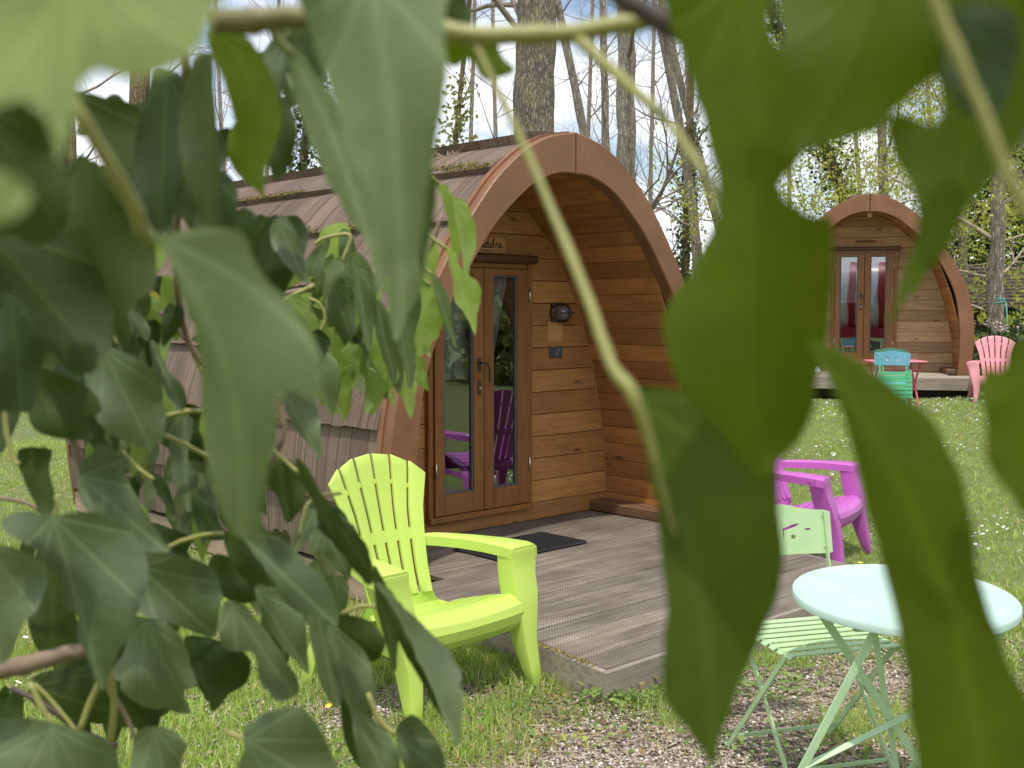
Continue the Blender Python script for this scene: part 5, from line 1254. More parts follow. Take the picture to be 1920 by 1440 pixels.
def catclosed(P, n=4):
    m = len(P); o = []
    for i in range(m):
        a_, b_, c_, d_ = [Vector(P[(i+j-1) % m]) for j in range(4)]
        for k in range(n):
            t = k/n; o.append(.5*((2*b_)+(c_-a_)*t+(2*a_-5*b_+4*c_-d_)*t*t+(3*b_-a_-3*c_+d_)*t**3))
    return o
IVR = random.Random(21)
def leaf(par, outline, base, tip, Y, top=True, mat='ivy_leaf_sheen', fold=.10, curl=.0, wave=.05, mid=None, sm=4, grid=9, label=None, hole=None):
    """one ivy leaf. outline, base, tip: seen positions in the photo; Y: its distance. Relief (fold along
    the midrib, curl to the tip, waviness) is given as a fraction of leaf length."""
    base, tip = Vector(base), Vector(tip); mid = Vector(mid) if mid else (base+tip)/2
    sp = [base*(1-t)**2+2*(mid*2-(base+tip)/2)*t*(1-t)+tip*t*t for t in [k/16 for k in range(17)]]
    Lp = sum((sp[i+1]-sp[i]).length for i in range(16)); L3 = Lp/FPX*Y
    P = catclosed([Vector(p) for p in outline], sm)
    # uneven margin: small waves, a few nibbled notches
    m_ = len(P); Q = []; f0 = IVR.uniform(0, 50); nib = [IVR.randrange(m_) for _ in range(IVR.choice([0, 1, 1, 2]))] if 30 < m_ and Lp < 330 else []
    cen = sum(P, Vector((0, 0)))/m_
    for i_, p_ in enumerate(P):
        t_ = P[(i_+1) % m_]-P[i_-1]; n_ = Vector((-t_.y, t_.x)).normalized() if t_.length > 0 else Vector((0, 0)); a2 = noise.noise(Vector((p_.x/Lp*14, p_.y/Lp*14, f0)))*min(.016*Lp, 7)
        if any(min(abs(i_-k_), m_-abs(i_-k_)) <= 0 for k_ in nib): p_ = p_+(cen-p_).normalized()*.035*Lp
        Q.append(p_+n_*a2)
    P = Q
    xs_ = [p.x for p in P]; ys_ = [p.y for p in P]; n = len(P); vs = list(P); ed = [(i, (i+1) % n) for i in range(n)]
    def inside(p):
        c = False
        for i in range(n):
            a_, b_ = P[i], P[(i+1) % n]
            if (a_.y > p.y) != (b_.y > p.y) and p.x < (b_.x-a_.x)*(p.y-a_.y)/(b_.y-a_.y)+a_.x: c = not c
        return c
    step = max(max(xs_)-min(xs_), max(ys_)-min(ys_))/grid
    y = min(ys_)+step/2
    while y < max(ys_):
        x = min(xs_)+step/2
        while x < max(xs_):
            q = Vector((x+IVR.uniform(-.15, .15)*step, y+IVR.uniform(-.15, .15)*step))
            if inside(q) and min((q-p).length for p in P) > step*.35: vs.append(q)
            x += step
        y += step
    r_ = delaunay_2d_cdt(vs, ed, [], 1, 1e-4); V2, F2 = r_[0], r_[2]; F3 = []
    for f in F2:
        c_ = sum((V2[i] for i in f), Vector((0, 0)))/len(f)
        if inside(c_) and not (hole and any((c_-Vector(h[:2])).length < h[2] for h in hole)): F3.append(tuple(f))
    uv = []; V3 = []; ph = IVR.uniform(0, 6.28)
    for p in V2:
        best = (1e9, 0, 0)
        for i in range(16):
            a_, b_ = sp[i], sp[i+1]; d_ = b_-a_; t = max(-9 if i == 0 else 0, min(9 if i == 15 else 1, (p-a_).dot(d_)/d_.length_squared)); q = a_+d_*t; e = (p-q).length
            if e < best[0]: best = (e, (i+t)/16, (p-q).x*d_.y-(p-q).y*d_.x)
        u = math.copysign(best[0], best[2])/Lp; v = best[1]; uv.append((u, v))
        rel = fold*abs(u)*1.6+curl*v*v+wave*math.sin(v*7+ph+(2.5 if u > 0 else 0))*min(1, abs(u)*4)+wave*.6*math.sin(u*11+ph*2)*v
        V3.append(at(p.x, p.y, Y+rel*L3))
    if not F3: return None
    a_, b_, c_ = (V3[i] for i in F3[0][:3]); nn = (b_-a_).cross(c_-a_); toward = nn.dot(CAMP-a_) > 0
    if toward != top: F3 = [f[::-1] for f in F3]
    org = at(base.x, base.y, Y); V3 = [v-org for v in V3]
    o = mk('ivy_leaf', V3, F3, mat, par, True); o.location = org
    ul = o.data.uv_layers.new(name='UVMap'); idx = [l.vertex_index for l in o.data.loops]
    for i, vi in enumerate(idx): ul.data[i].uv = uv[vi]
    if label: o['label'] = label
    return o
def stem(par, pts, Y, rpx, mat='ivy_petiole', name='petiole'):
    """tube through seen points; rpx: seen half width(s)"""
    n = len(pts); Ys = Y if hasattr(Y, '__len__') else [Y]*n; rs = rpx if hasattr(rpx, '__len__') else [rpx]*n
    P = cat([at(p[0], p[1], y_) for p, y_ in zip(pts, Ys)], 4); rr_ = []; ph_ = IVR.uniform(0, 9)
    for i in range(len(P)):
        f = i/4; k = min(n-2, int(f)); u = f-k; rr_.append((rs[k]*(1-u)+rs[min(n-1, k+1)]*u)/FPX*(Ys[k]*(1-u)+Ys[min(n-1, k+1)]*u))
    rr_ = [r0_*(1+.06*math.sin(i*1.9+ph_)*math.sin(i*.7+ph_*2)+(.14 if i % 9 == 4 else 0)) for i, r0_ in enumerate(rr_)]; P = [p+Vector((IVR.gauss(0, .06), IVR.gauss(0, .06), IVR.gauss(0, .06)))*rr_[i] for i, p in enumerate(P)]
    mb = MB(); mb.tube(P, rr_, 8); return mb.build(name, mat, par, True)
TPL = [
 [(0,0),(.10,-.07),(.26,-.05),(.40,.10),(.37,.26),(.27,.42),(.22,.60),(.10,.84),(0,1)],
 [(0,0),(.12,-.04),(.25,.03),(.33,.18),(.31,.36),(.22,.56),(.12,.78),(0,1)],
 [(0,0),(.14,-.09),(.34,-.02),(.46,.18),(.30,.30),(.24,.46),(.20,.66),(.09,.86),(0,1)],
 [(0,0),(.07,-.02),(.15,.08),(.20,.25),(.19,.45),(.12,.72),(0,1)],
]
def tleaf(par, base, tip, Y, wl=1.0, wr=1.0, tpl=0, bend=0.0, **k):
    """leaf from a lobed template, wl/wr squeeze the left/right halves as seen"""
    b, t = Vector(base), Vector(tip); d_ = t-b; nrm = Vector((-d_.y, d_.x)); T = TPL[tpl]
    def pos(u, v): return b+d_*v+nrm*(u+bend*4*v*(1-v)) if True else None
    out_ = [pos(u*wl*IVR.uniform(.92, 1.08), v) for u, v in T[:-1]]+[pos(0, 1)]+[pos(-u*wr*IVR.uniform(.92, 1.08), v) for u, v in T[1:-1][::-1]]
    return leaf(par, out_, base, tip, Y, mid=tuple(pos(0, .5)), **k)

IV = empty('ivy_vine', (-.25, .75, 1.5), 0, 'dense dark ivy hanging close by across the whole left side', 'ivy', 'ivy growing close to the camera')
def attach(o, root):
    return o
# children get world coordinates through a zeroed parent inverse
def holder(name, loc, label):
    e = empty(name, (0, 0, 0), 0, label, 'ivy', 'ivy growing close to the camera'); return e
bpy.data.objects.remove(IV)
IV = holder('ivy_vine', None, 'dense dark ivy hanging close by across the whole left side')
IC = holder('ivy_spray', None, 'bright spray of small ivy leaves hanging before the pod roof, left of the arch')
IM = holder('ivy_vine', None, 'blurred grey-green ivy with long leaves hanging at the top centre')
IR = holder('ivy_vine', None, 'very near large dark green ivy leaves hanging over the right side')

# --- right side, very near
B_ = 'ivy_leaf_big_shade'
leaf(IR, [(1215,-60),(1240,0),(1270,70),(1292,150),(1318,230),(1340,300),(1348,370),(1335,420),(1312,470),(1290,520),(1262,560),(1246,620),(1262,690),(1290,750),(1340,800),(1390,860),(1425,900),(1452,880),(1490,835),(1526,775),(1530,720),(1545,650),(1556,560),(1562,470),(1562,412),(1520,404),(1480,380),(1466,345),(1490,310),(1505,280),(1505,200),(1490,110),(1456,80),(1444,30),(1445,-60)], (1390,-40), (1440,860), .27, True, B_, .10, .1, .05, (1425,400), 4, 16)
leaf(IR, [(1184,738),(1220,726),(1290,738),(1360,752),(1425,800),(1452,870),(1462,960),(1470,1040),(1462,1100),(1440,1160),(1412,1230),(1385,1290),(1355,1370),(1337,1440),(1318,1410),(1290,1370),(1262,1335),(1242,1280),(1246,1200),(1250,1130),(1243,1060),(1233,980),(1222,900),(1205,820)], (1190,742), (1336,1438), .30, True, 'ivy_leaf_olive_shade', -.14, .05, .04, (1300,1060), 4, 14)
leaf(IR, [(1512,632),(1545,642),(1600,670),(1660,712),(1720,762),(1768,815),(1800,890),(1818,960),(1832,1040),(1840,1110),(1872,1190),(1905,1270),(1960,1380),(1980,1500),(1735,1500),(1722,1440),(1706,1340),(1694,1240),(1680,1160),(1655,1060),(1632,980),(1612,900),(1590,810),(1555,715),(1528,668)], (1516,640), (1850,1500), .26, True, B_, .12, -.05, .05, (1735,1000), 4, 15)
leaf(IR, [(1450,-60),(1462,20),(1470,90),(1478,170),(1484,240),(1497,290),(1540,278),(1600,262),(1652,240),(1680,205),(1712,176),(1748,150),(1790,80),(1800,-60)], (1650,-60), (1497,292), .25, False, B_, .10, 0, .05, (1600,120), 4, 12)
leaf(IR, [(1735,-60),(1740,40),(1742,110),(1762,165),(1768,205),(1748,232),(1712,222),(1680,212),(1665,240),(1680,300),(1716,370),(1722,420),(1706,480),(1686,545),(1665,605),(1712,550),(1760,490),(1790,440),(1815,388),(1850,350),(1890,300),(1930,240),(1980,120),(1980,-60)], (1850,-60), (1666,604), .255, False, B_, .12, 0, .05, (1800,330), 4, 14)
leaf(IR, [(1775,40),(1800,12),(1850,4),(1895,20),(1912,60),(1908,120),(1885,190),(1850,230),(1800,200),(1770,130)], (1780,20), (1880,225), .24, True, 'ivy_leaf_shaded', .10, 0, .04)
leaf(IR, [(1985,620),(1930,632),(1900,645),(1880,690),(1845,692),(1838,740),(1850,800),(1846,850),(1870,900),(1900,935),(1925,970),(1985,985)], (1985,700), (1850,760), .24, False, B_, .08, 0, .04)
leaf(IR, [(1985,40),(1930,80),(1905,150),(1900,220),(1930,300),(1985,340)], (1985,120), (1905,260), .33, True, 'ivy_leaf_sheen', .08, 0, .04)
stem(IR, [(1735,-40),(1790,90),(1845,215),(1885,320),(1940,420)], .22, [13, 13, 12, 13, 14])
stem(IR, [(885,70),(945,195),(990,290),(1050,430),(1105,565),(1145,680),(1186,738),(1222,840),(1255,960),(1280,1060)], [.34,.335,.33,.32,.31,.30,.294,.296,.298,.303], [6,7,8,9,10,11,13,8,5,2])
stem(IR, [(700,30),(800,48),(880,66),(980,66),(1080,60),(1160,46),(1230,36)], .34, [16,18,19,18,18,18,16])
stem(IR, [(1075,66),(1150,135),(1240,215),(1290,280),(1335,350),(1360,430)], [.34,.33,.31,.3,.285,.28], [12,11,10,9,8,7])
stem(IR, [(1130,-40),(1180,5),(1240,40),(1310,70),(1370,60)], .30, [22,20,20,22,18], 'ivy_stem_dark', 'stem')
stem(IR, [(1480,8),(1530,6),(1600,2)], .30, 8, 'ivy_stem', 'stem')
leaf(IR, [(826,70),(830,100),(850,128),(880,112),(905,150),(938,146),(968,132),(945,108),(930,86),(880,80)], (860,72), (962,138), .37, False, B_, .1)
leaf(IR, [(806,-60),(812,20),(828,50),(870,52),(888,34),(878,0),(866,-60)], (840,-60), (860,50), .37, False, 'ivy_leaf_shaded', .1)
# --- top centre, blurred long leaves
leaf(IM, [(560,-60),(572,30),(592,90),(618,160),(640,230),(655,290),(684,350),(706,420),(722,480),(728,540),(748,622),(764,545),(782,468),(796,400),(806,330),(822,250),(834,170),(836,80),(832,20),(838,-60)], (690,-60), (750,618), .30, True, 'ivy_leaf_pale_sheen', .12, .08, .06, (738,260), 4, 14)
leaf(IM, [(544,95),(566,102),(600,150),(630,200),(660,262),(690,322),(716,380),(728,440),(726,500),(716,560),(700,500),(684,455),(652,405),(622,352),(590,290),(566,228),(550,160)], (548,98), (716,556), .42, True, 'ivy_leaf_pale_sheen', .15, .0, .06, (640,290), 4, 12)
leaf(IM, [(722,430),(760,440),(800,430),(806,470),(790,540),(764,590),(742,640),(730,600),(728,520)], (765,420), (742,640), .50, True, 'ivy_leaf_pale_sheen', .1)
leaf(IM, [(790,300),(812,322),(820,352),(812,420),(800,470),(792,520),(784,470),(780,400)], (800,300), (793,520), .45, False, 'ivy_leaf_shaded', .1)
stem(IM, [(395,40),(470,38),(560,34),(640,36),(720,34)], .36, [22,24,22,20,18], 'ivy_stem_olive', 'stem')
stem(IM, [(500,40),(520,75),(545,98)], [.38,.4,.42], 8, 'ivy_petiole')
# --- upper left, extremely near pale leaves
leaf(IM, [(-60,-60),(-60,190),(0,200),(50,188),(92,232),(112,298),(130,250),(150,165),(185,135),(240,148),(300,138),(345,118),(378,85),(392,40),(405,-60)], (150,-60), (112,296), .17, True, 'ivy_leaf_blond', .08, 0, .04, None, 4, 11)
leaf(IM, [(-60,320),(-10,318),(40,335),(60,362),(42,398),(0,420),(-60,420)], (-60,340), (55,370), .16, True, 'ivy_leaf_blond', .05)
stem(IV, [(118,150),(150,215),(200,300),(245,378),(275,440),(315,458)], [.30,.30,.31,.32,.33,.34], [10,13,14,13,14,10])
leaf(IV, [(284,440),(330,432),(400,426),(456,444),(484,505),(528,556),(572,606),(602,668),(604,722),(592,752),(552,736),(522,748),(522,815),(504,880),(492,950),(486,1005),(446,1008),(418,970),(396,892),(386,820),(378,740),(372,650),(346,570),(322,500),(300,462)], (300,446), (450,1005), .32, True, 'ivy_leaf_mid', .14, .05, .06, (425,690), 4, 14)
leaf(IV, [(392,62),(432,40),(470,78),(505,128),(524,185),(526,246),(505,300),(492,362),(474,330),(452,292),(440,230),(420,150),(398,110)], (400,60), (490,360), .44, False, B_, .12, 0, .05, (478,190))
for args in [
 ([(395,100),(360,120),(340,190),(335,260),(345,330),(372,400),(400,440),(412,360),(408,250),(402,160)], (390,100), (395,440), .50, False, 'ivy_leaf_shaded'),
 ([(300,130),(345,150),(352,220),(346,300),(330,380),(300,440),(262,380),(250,300),(262,210),(280,160)], (310,130), (300,440), .55, True, 'ivy_leaf_shaded'),
 ([(120,170),(180,180),(240,190),(290,230),(322,290),(330,360),(300,420),(262,420),(240,350),(200,290),(150,240)], (130,175), (300,420), .62, False, 'ivy_leaf_shaded'),
 ([(-40,180),(30,200),(90,240),(120,300),(130,360),(120,430),(80,460),(20,440),(-40,420)], (-40,200), (110,440), .46, False, 'ivy_leaf_shaded'),
 ([(-40,400),(40,410),(110,430),(170,480),(200,540),(215,610),(190,680),(140,700),(90,650),(40,560),(-40,520)], (-40,420), (190,690), .50, False, 'ivy_leaf_shaded'),
 ([(150,290),(200,330),(262,390),(290,450),(292,530),(262,560),(232,600),(205,640),(160,620),(120,540),(100,440),(110,350)], (160,300), (205,640), .52, False, 'ivy_leaf_shaded'),
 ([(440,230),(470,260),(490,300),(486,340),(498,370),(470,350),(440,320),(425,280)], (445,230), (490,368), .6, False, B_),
 ([(505,180),(540,190),(556,240),(548,300),(520,340),(500,300),(498,230)], (520,180), (515,340), .55, False, 'ivy_leaf_shaded'),
 ([(372,330),(420,320),(446,360),(440,430),(452,460),(410,470),(375,440),(360,380)], (395,320), (430,470), .58, True, 'ivy_leaf_shaded'),
 ([(-40,545),(30,552),(70,570),(84,630),(78,700),(60,770),(20,770),(-40,760)], (20,545), (40,780), .56, True, 'ivy_leaf_shaded'),
 ([(60,690),(110,700),(170,730),(190,770),(150,790),(175,820),(110,822),(60,800),(50,740)], (60,700), (185,800), .66, False, 'ivy_leaf_shaded'),
 ([(165,650),(200,652),(235,662),(262,676),(296,704),(309,760),(310,800),(302,832),(278,842),(236,828),(198,808),(172,770),(158,710)], (195,655), (285,840), .74, True, 'ivy_leaf_sheen'),
 ([(148,880),(170,850),(190,832),(218,846),(240,900),(272,958),(300,1005),(318,1034),(262,1030),(222,998),(188,970),(152,940)], (150,892), (312,1032), .74, True, 'ivy_leaf_sheen'),
 ([(8,968),(45,958),(98,966),(140,962),(190,962),(238,990),(274,1040),(278,1090),(262,1140),(244,1190),(226,1216),(208,1262),(190,1292),(166,1240),(144,1196),(146,1160),(118,1128),(112,1084),(88,1050),(46,1018),(12,998)], (100,968), (192,1290), .62, True, 'ivy_leaf_sheen'),
 ([(-40,1010),(0,1020),(50,1036),(86,1060),(88,1096),(70,1140),(40,1176),(20,1230),(-10,1250),(-40,1250)], (-30,1015), (0,1245), .60, True, 'ivy_leaf_sheen'),
 ([(255,1040),(300,1036),(350,1044),(398,1066),(415,1110),(410,1160),(398,1196),(350,1180),(300,1164),(262,1148),(248,1100)], (262,1062), (405,1192), .70, True, 'ivy_leaf_sheen'),
 ([(245,1162),(272,1158),(316,1172),(346,1206),(362,1262),(368,1285),(344,1300),(358,1338),(312,1332),(262,1322),(226,1290),(212,1256),(234,1220)], (270,1165), (354,1336), .78, True, 'ivy_leaf_sheen'),
 ([(350,1192),(392,1196),(440,1212),(470,1240),(462,1280),(430,1302),(400,1334),(380,1300),(356,1260),(346,1220)], (358,1198), (400,1332), .84, True, 'ivy_leaf_shaded'),
 ([(420,1132),(452,1130),(480,1158),(505,1190),(536,1240),(562,1284),(552,1305),(520,1314),(490,1280),(478,1228),(452,1222),(424,1218),(410,1186)], (438,1134), (552,1306), .76, True, 'ivy_leaf_sheen'),
 ([(478,1102),(510,1100),(548,1120),(572,1170),(580,1262),(556,1240),(528,1212),(496,1168)], (480,1105), (577,1258), .82, True, 'ivy_leaf_sheen'),
 ([(438,988),(480,974),(520,1004),(560,1040),(600,1080),(630,1120),(634,1172),(604,1160),(560,1150),(525,1120),(500,1070),(470,1030)], (442,990), (630,1170), .72, True, 'ivy_leaf_sheen'),
 ([(616,1170),(650,1190),(688,1230),(702,1280),(696,1330),(670,1368),(655,1330),(634,1290),(618,1240)], (618,1175), (668,1366), .80, True, 'ivy_leaf_sheen'),
 ([(590,1130),(612,1170),(625,1240),(640,1300),(632,1330),(608,1300),(590,1240),(580,1180)], (592,1130), (634,1330), .85, True, 'ivy_leaf_sheen'),
 ([(706,1096),(736,1108),(768,1150),(812,1190),(850,1232),(868,1290),(864,1340),(862,1395),(838,1360),(808,1290),(775,1220),(748,1160)], (712,1102), (862,1392), .70, True, 'ivy_leaf_sheen'),
 ([(706,1100),(722,1150),(748,1200),(780,1262),(812,1320),(845,1372),(860,1392),(824,1310),(790,1235),(756,1165)], (710,1104), (858,1390), .71, False, 'ivy_leaf_shaded'),
 ([(556,860),(580,880),(600,920),(635,966),(662,1010),(690,1052),(700,1086),(676,1084),(642,1040),(612,990),(585,940),(565,900)], (558,862), (698,1088), .70, False, 'ivy_leaf_shaded'),
 ([(596,948),(632,952),(664,988),(690,1030),(700,1078),(690,1096),(660,1060),(625,1020),(600,990)], (600,950), (694,1094), .75, True, 'ivy_leaf_shaded'),
 ([(455,1380),(480,1346),(530,1326),(572,1330),(602,1370),(625,1420),(640,1500),(460,1500)], (462,1385), (640,1490), .60, True, 'ivy_leaf_sheen'),
 ([(-40,1350),(20,1346),(80,1350),(140,1366),(200,1390),(222,1420),(200,1500),(-40,1500)], (98,1362), (100,1560), .62, True, 'ivy_leaf_sheen'),
 ([(250,1386),(285,1362),(326,1372),(350,1400),(338,1440),(356,1500),(260,1500)], (290,1366), (320,1520), .70, True, 'ivy_leaf_sheen'),
 ([(742,1372),(770,1340),(800,1362),(826,1400),(834,1440),(800,1470),(760,1440)], (745,1376), (830,1450), .74, True, 'ivy_leaf_sheen'),
 ([(660,1336),(700,1350),(738,1390),(750,1440),(730,1500),(690,1480),(670,1410)], (665,1338), (740,1480), .76, True, 'ivy_leaf_sheen'),
 ([(520,712),(548,716),(580,740),(598,770),(602,810),(600,862),(576,830),(552,800),(532,760)], (524,715), (600,860), .86, True, 'ivy_leaf_sheen'),
 ([(214,518),(232,530),(248,556),(250,590),(236,604),(222,570)], (216,518), (238,604), .9, True, 'ivy_leaf_sheen'),
 ([(244,580),(268,594),(282,620),(276,640),(262,628),(250,606)], (246,582), (278,640), .9, True, 'ivy_leaf_sheen'),
 ([(282,640),(296,646),(312,690),(340,720),(350,746),(342,772),(322,756),(304,720),(286,680)], (284,642), (344,772), .88, True, 'ivy_leaf_sheen'),
 ([(232,440),(258,460),(270,520),(284,560),(272,600),(256,560),(238,510)], (240,440), (276,600), .85, False, 'ivy_leaf_shaded'),
 ([(216,470),(230,560),(244,620),(236,700),(228,660),(212,600)], (218,480), (236,700), .82, False, 'ivy_leaf_shaded'),
 ([(304,520),(330,530),(338,590),(332,640),(300,600)], (330,520), (300,610), 1.0, False, 'ivy_leaf_backlit'),
 ([(345,760),(362,800),(352,860),(372,900),(356,960),(330,920),(318,860),(318,800)], (345,760), (352,970), .95, True, 'ivy_leaf_sheen'),
 ([(36,842),(70,838),(98,842),(92,880),(104,930),(104,968),(76,962),(54,920),(34,870)], (40,842), (104,965), .76, False, 'ivy_leaf_shaded'),
 ([(286,890),(306,896),(322,930),(330,968),(312,950),(292,920)], (288,892), (328,966), .9, True, 'ivy_leaf_shaded'),
 ([(360,930),(392,940),(412,980),(424,1010),(385,1010),(366,980)], (362,930), (420,1010), .9, True, 'ivy_leaf_shaded'),
 ([(280,980),(320,990),(360,1010),(340,1040),(300,1030)], (282,985), (352,1040), .95, True, 'ivy_leaf_shaded'),
 ([(420,1000),(460,1010),(520,1060),(530,1110),(480,1100),(436,1060)], (424,1002), (528,1110), .9, False, 'ivy_leaf_shaded'),
 ([(560,880),(540,860),(500,870),(488,900),(520,930),(536,980),(560,960),(575,920)], (545,860), (540,985), .95, False, 'ivy_leaf_shaded'),
 ([(90,960),(120,1000),(110,1060),(140,1120),(150,1200),(100,1240),(60,1200),(50,1120),(70,1040)], (100,960), (100,1240), .95, False, 'ivy_leaf_shaded'),
 ([(60,1270),(140,1250),(200,1260),(260,1300),(280,1360),(200,1360),(120,1340),(60,1320)], (60,1290), (280,1360), .9, False, 'ivy_leaf_shaded'),
 ([(150,1250),(175,1300),(170,1360),(180,1440),(140,1420),(120,1340)], (150,1250), (178,1440), .95, False, 'ivy_leaf_shaded'),
 ([(400,1040),(440,1050),(500,1100),(470,1130),(420,1120),(390,1080)], (400,1042), (495,1112), .95, False, 'ivy_leaf_shaded'),
 ([(640,1200),(665,1230),(690,1300),(700,1380),(680,1440),(650,1400),(636,1320),(630,1260)], (642,1200), (682,1440), .86, False, 'ivy_leaf_shaded'),
 ([(700,1060),(730,1110),(745,1180),(742,1262),(722,1200),(704,1130)], (702,1062), (742,1262), .8, False, 'ivy_leaf_shaded'),
 ([(610,1140),(650,1150),(700,1170),(722,1210),(700,1240),(660,1220),(625,1190)], (610,1150), (715,1230), .85, False, 'ivy_leaf_shaded'),
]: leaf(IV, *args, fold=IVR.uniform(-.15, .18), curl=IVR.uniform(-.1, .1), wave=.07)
leaf(IV, [(246,548),(270,542),(296,552),(306,590),(290,612),(262,604)], (250,550), (300,600), 1.0, True, 'ivy_leaf_yellow', label='yellowed ivy leaf')
leaf(IV, [(262,560),(290,556),(318,590),(332,610),(322,612),(300,606),(280,600)], (264,562), (330,612), .98, False, 'ivy_leaf_backlit')
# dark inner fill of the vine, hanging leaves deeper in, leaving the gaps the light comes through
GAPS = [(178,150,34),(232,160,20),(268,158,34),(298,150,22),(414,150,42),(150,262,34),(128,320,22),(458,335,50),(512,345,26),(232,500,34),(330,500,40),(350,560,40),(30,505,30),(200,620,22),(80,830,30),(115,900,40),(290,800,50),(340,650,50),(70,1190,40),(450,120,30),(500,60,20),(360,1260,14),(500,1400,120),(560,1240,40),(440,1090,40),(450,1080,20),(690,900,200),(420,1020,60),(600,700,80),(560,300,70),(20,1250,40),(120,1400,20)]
def fill(par, n, x0, x1, y0, y1, Ya, Yb, sizes, mats, seed, dirang=(70, 110), reject=GAPS):
    q = random.Random(seed); k = 0; tries = 0
    while k < n and tries < n*30:
        tries += 1; bx_, by_ = q.uniform(x0, x1), q.uniform(y0, y1); a_ = R(q.uniform(*dirang)); l_ = q.uniform(*sizes)
        tx, ty = bx_+l_*math.cos(a_), by_+l_*math.sin(a_)
        if any(math.hypot((bx_*(1-f)+tx*f)-g[0], (by_*(1-f)+ty*f)-g[1]) < g[2]+l_*.22 for g in reject for f in (.15, .5, .9)): continue
        Y = q.uniform(Ya, Yb); tleaf(par, (bx_, by_), (tx, ty), Y, q.uniform(.4, 1.1), q.uniform(.4, 1.1), q.randrange(4), q.uniform(-.08, .08), top=q.random() < .5, mat=q.choice(mats), fold=q.uniform(-.2, .2), curl=q.uniform(-.2, .2), wave=.08, sm=2, grid=5); k += 1
DK = ['ivy_leaf_shaded', 'ivy_leaf_shaded', 'ivy_leaf_sheen']
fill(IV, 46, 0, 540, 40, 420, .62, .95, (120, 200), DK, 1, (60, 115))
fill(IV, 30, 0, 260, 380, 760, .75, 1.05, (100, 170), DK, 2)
fill(IV, 36, 230, 600, 560, 960, .95, 1.3, (70, 125), ['ivy_leaf_sheen', 'ivy_leaf_shaded', 'ivy_leaf_backlit', 'ivy_leaf_sheen'], 4, (60, 120), [(335,640,22),(320,490,22),(620,800,60),(420,860,20),(560,900,24),(270,770,20)])
fill(IV, 30, 120, 420, 560, 900, .9, 1.2, (60, 115), ['ivy_leaf_sheen', 'ivy_leaf_mid', 'ivy_leaf_backlit', 'ivy_leaf_shaded'], 14, (55, 120), [(335,640,18),(300,850,26),(115,890,34)])
fill(IV, 22, 380, 640, 860, 1160, .9, 1.2, (60, 110), ['ivy_leaf_sheen', 'ivy_leaf_mid', 'ivy_leaf_shaded'], 15, (55, 110), [(620,820,50),(440,1060,24)])
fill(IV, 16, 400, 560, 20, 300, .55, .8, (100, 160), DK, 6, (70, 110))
fill(IV, 14, 180, 420, 400, 620, .8, 1.1, (70, 120), ['ivy_leaf_shaded', 'ivy_leaf_backlit', 'ivy_leaf_sheen'], 7, (60, 120), [(232,500,26),(345,540,26)])
fill(IV, 26, 0, 420, 1000, 1330, .95, 1.2, (90, 140), ['ivy_leaf_shaded'], 3)
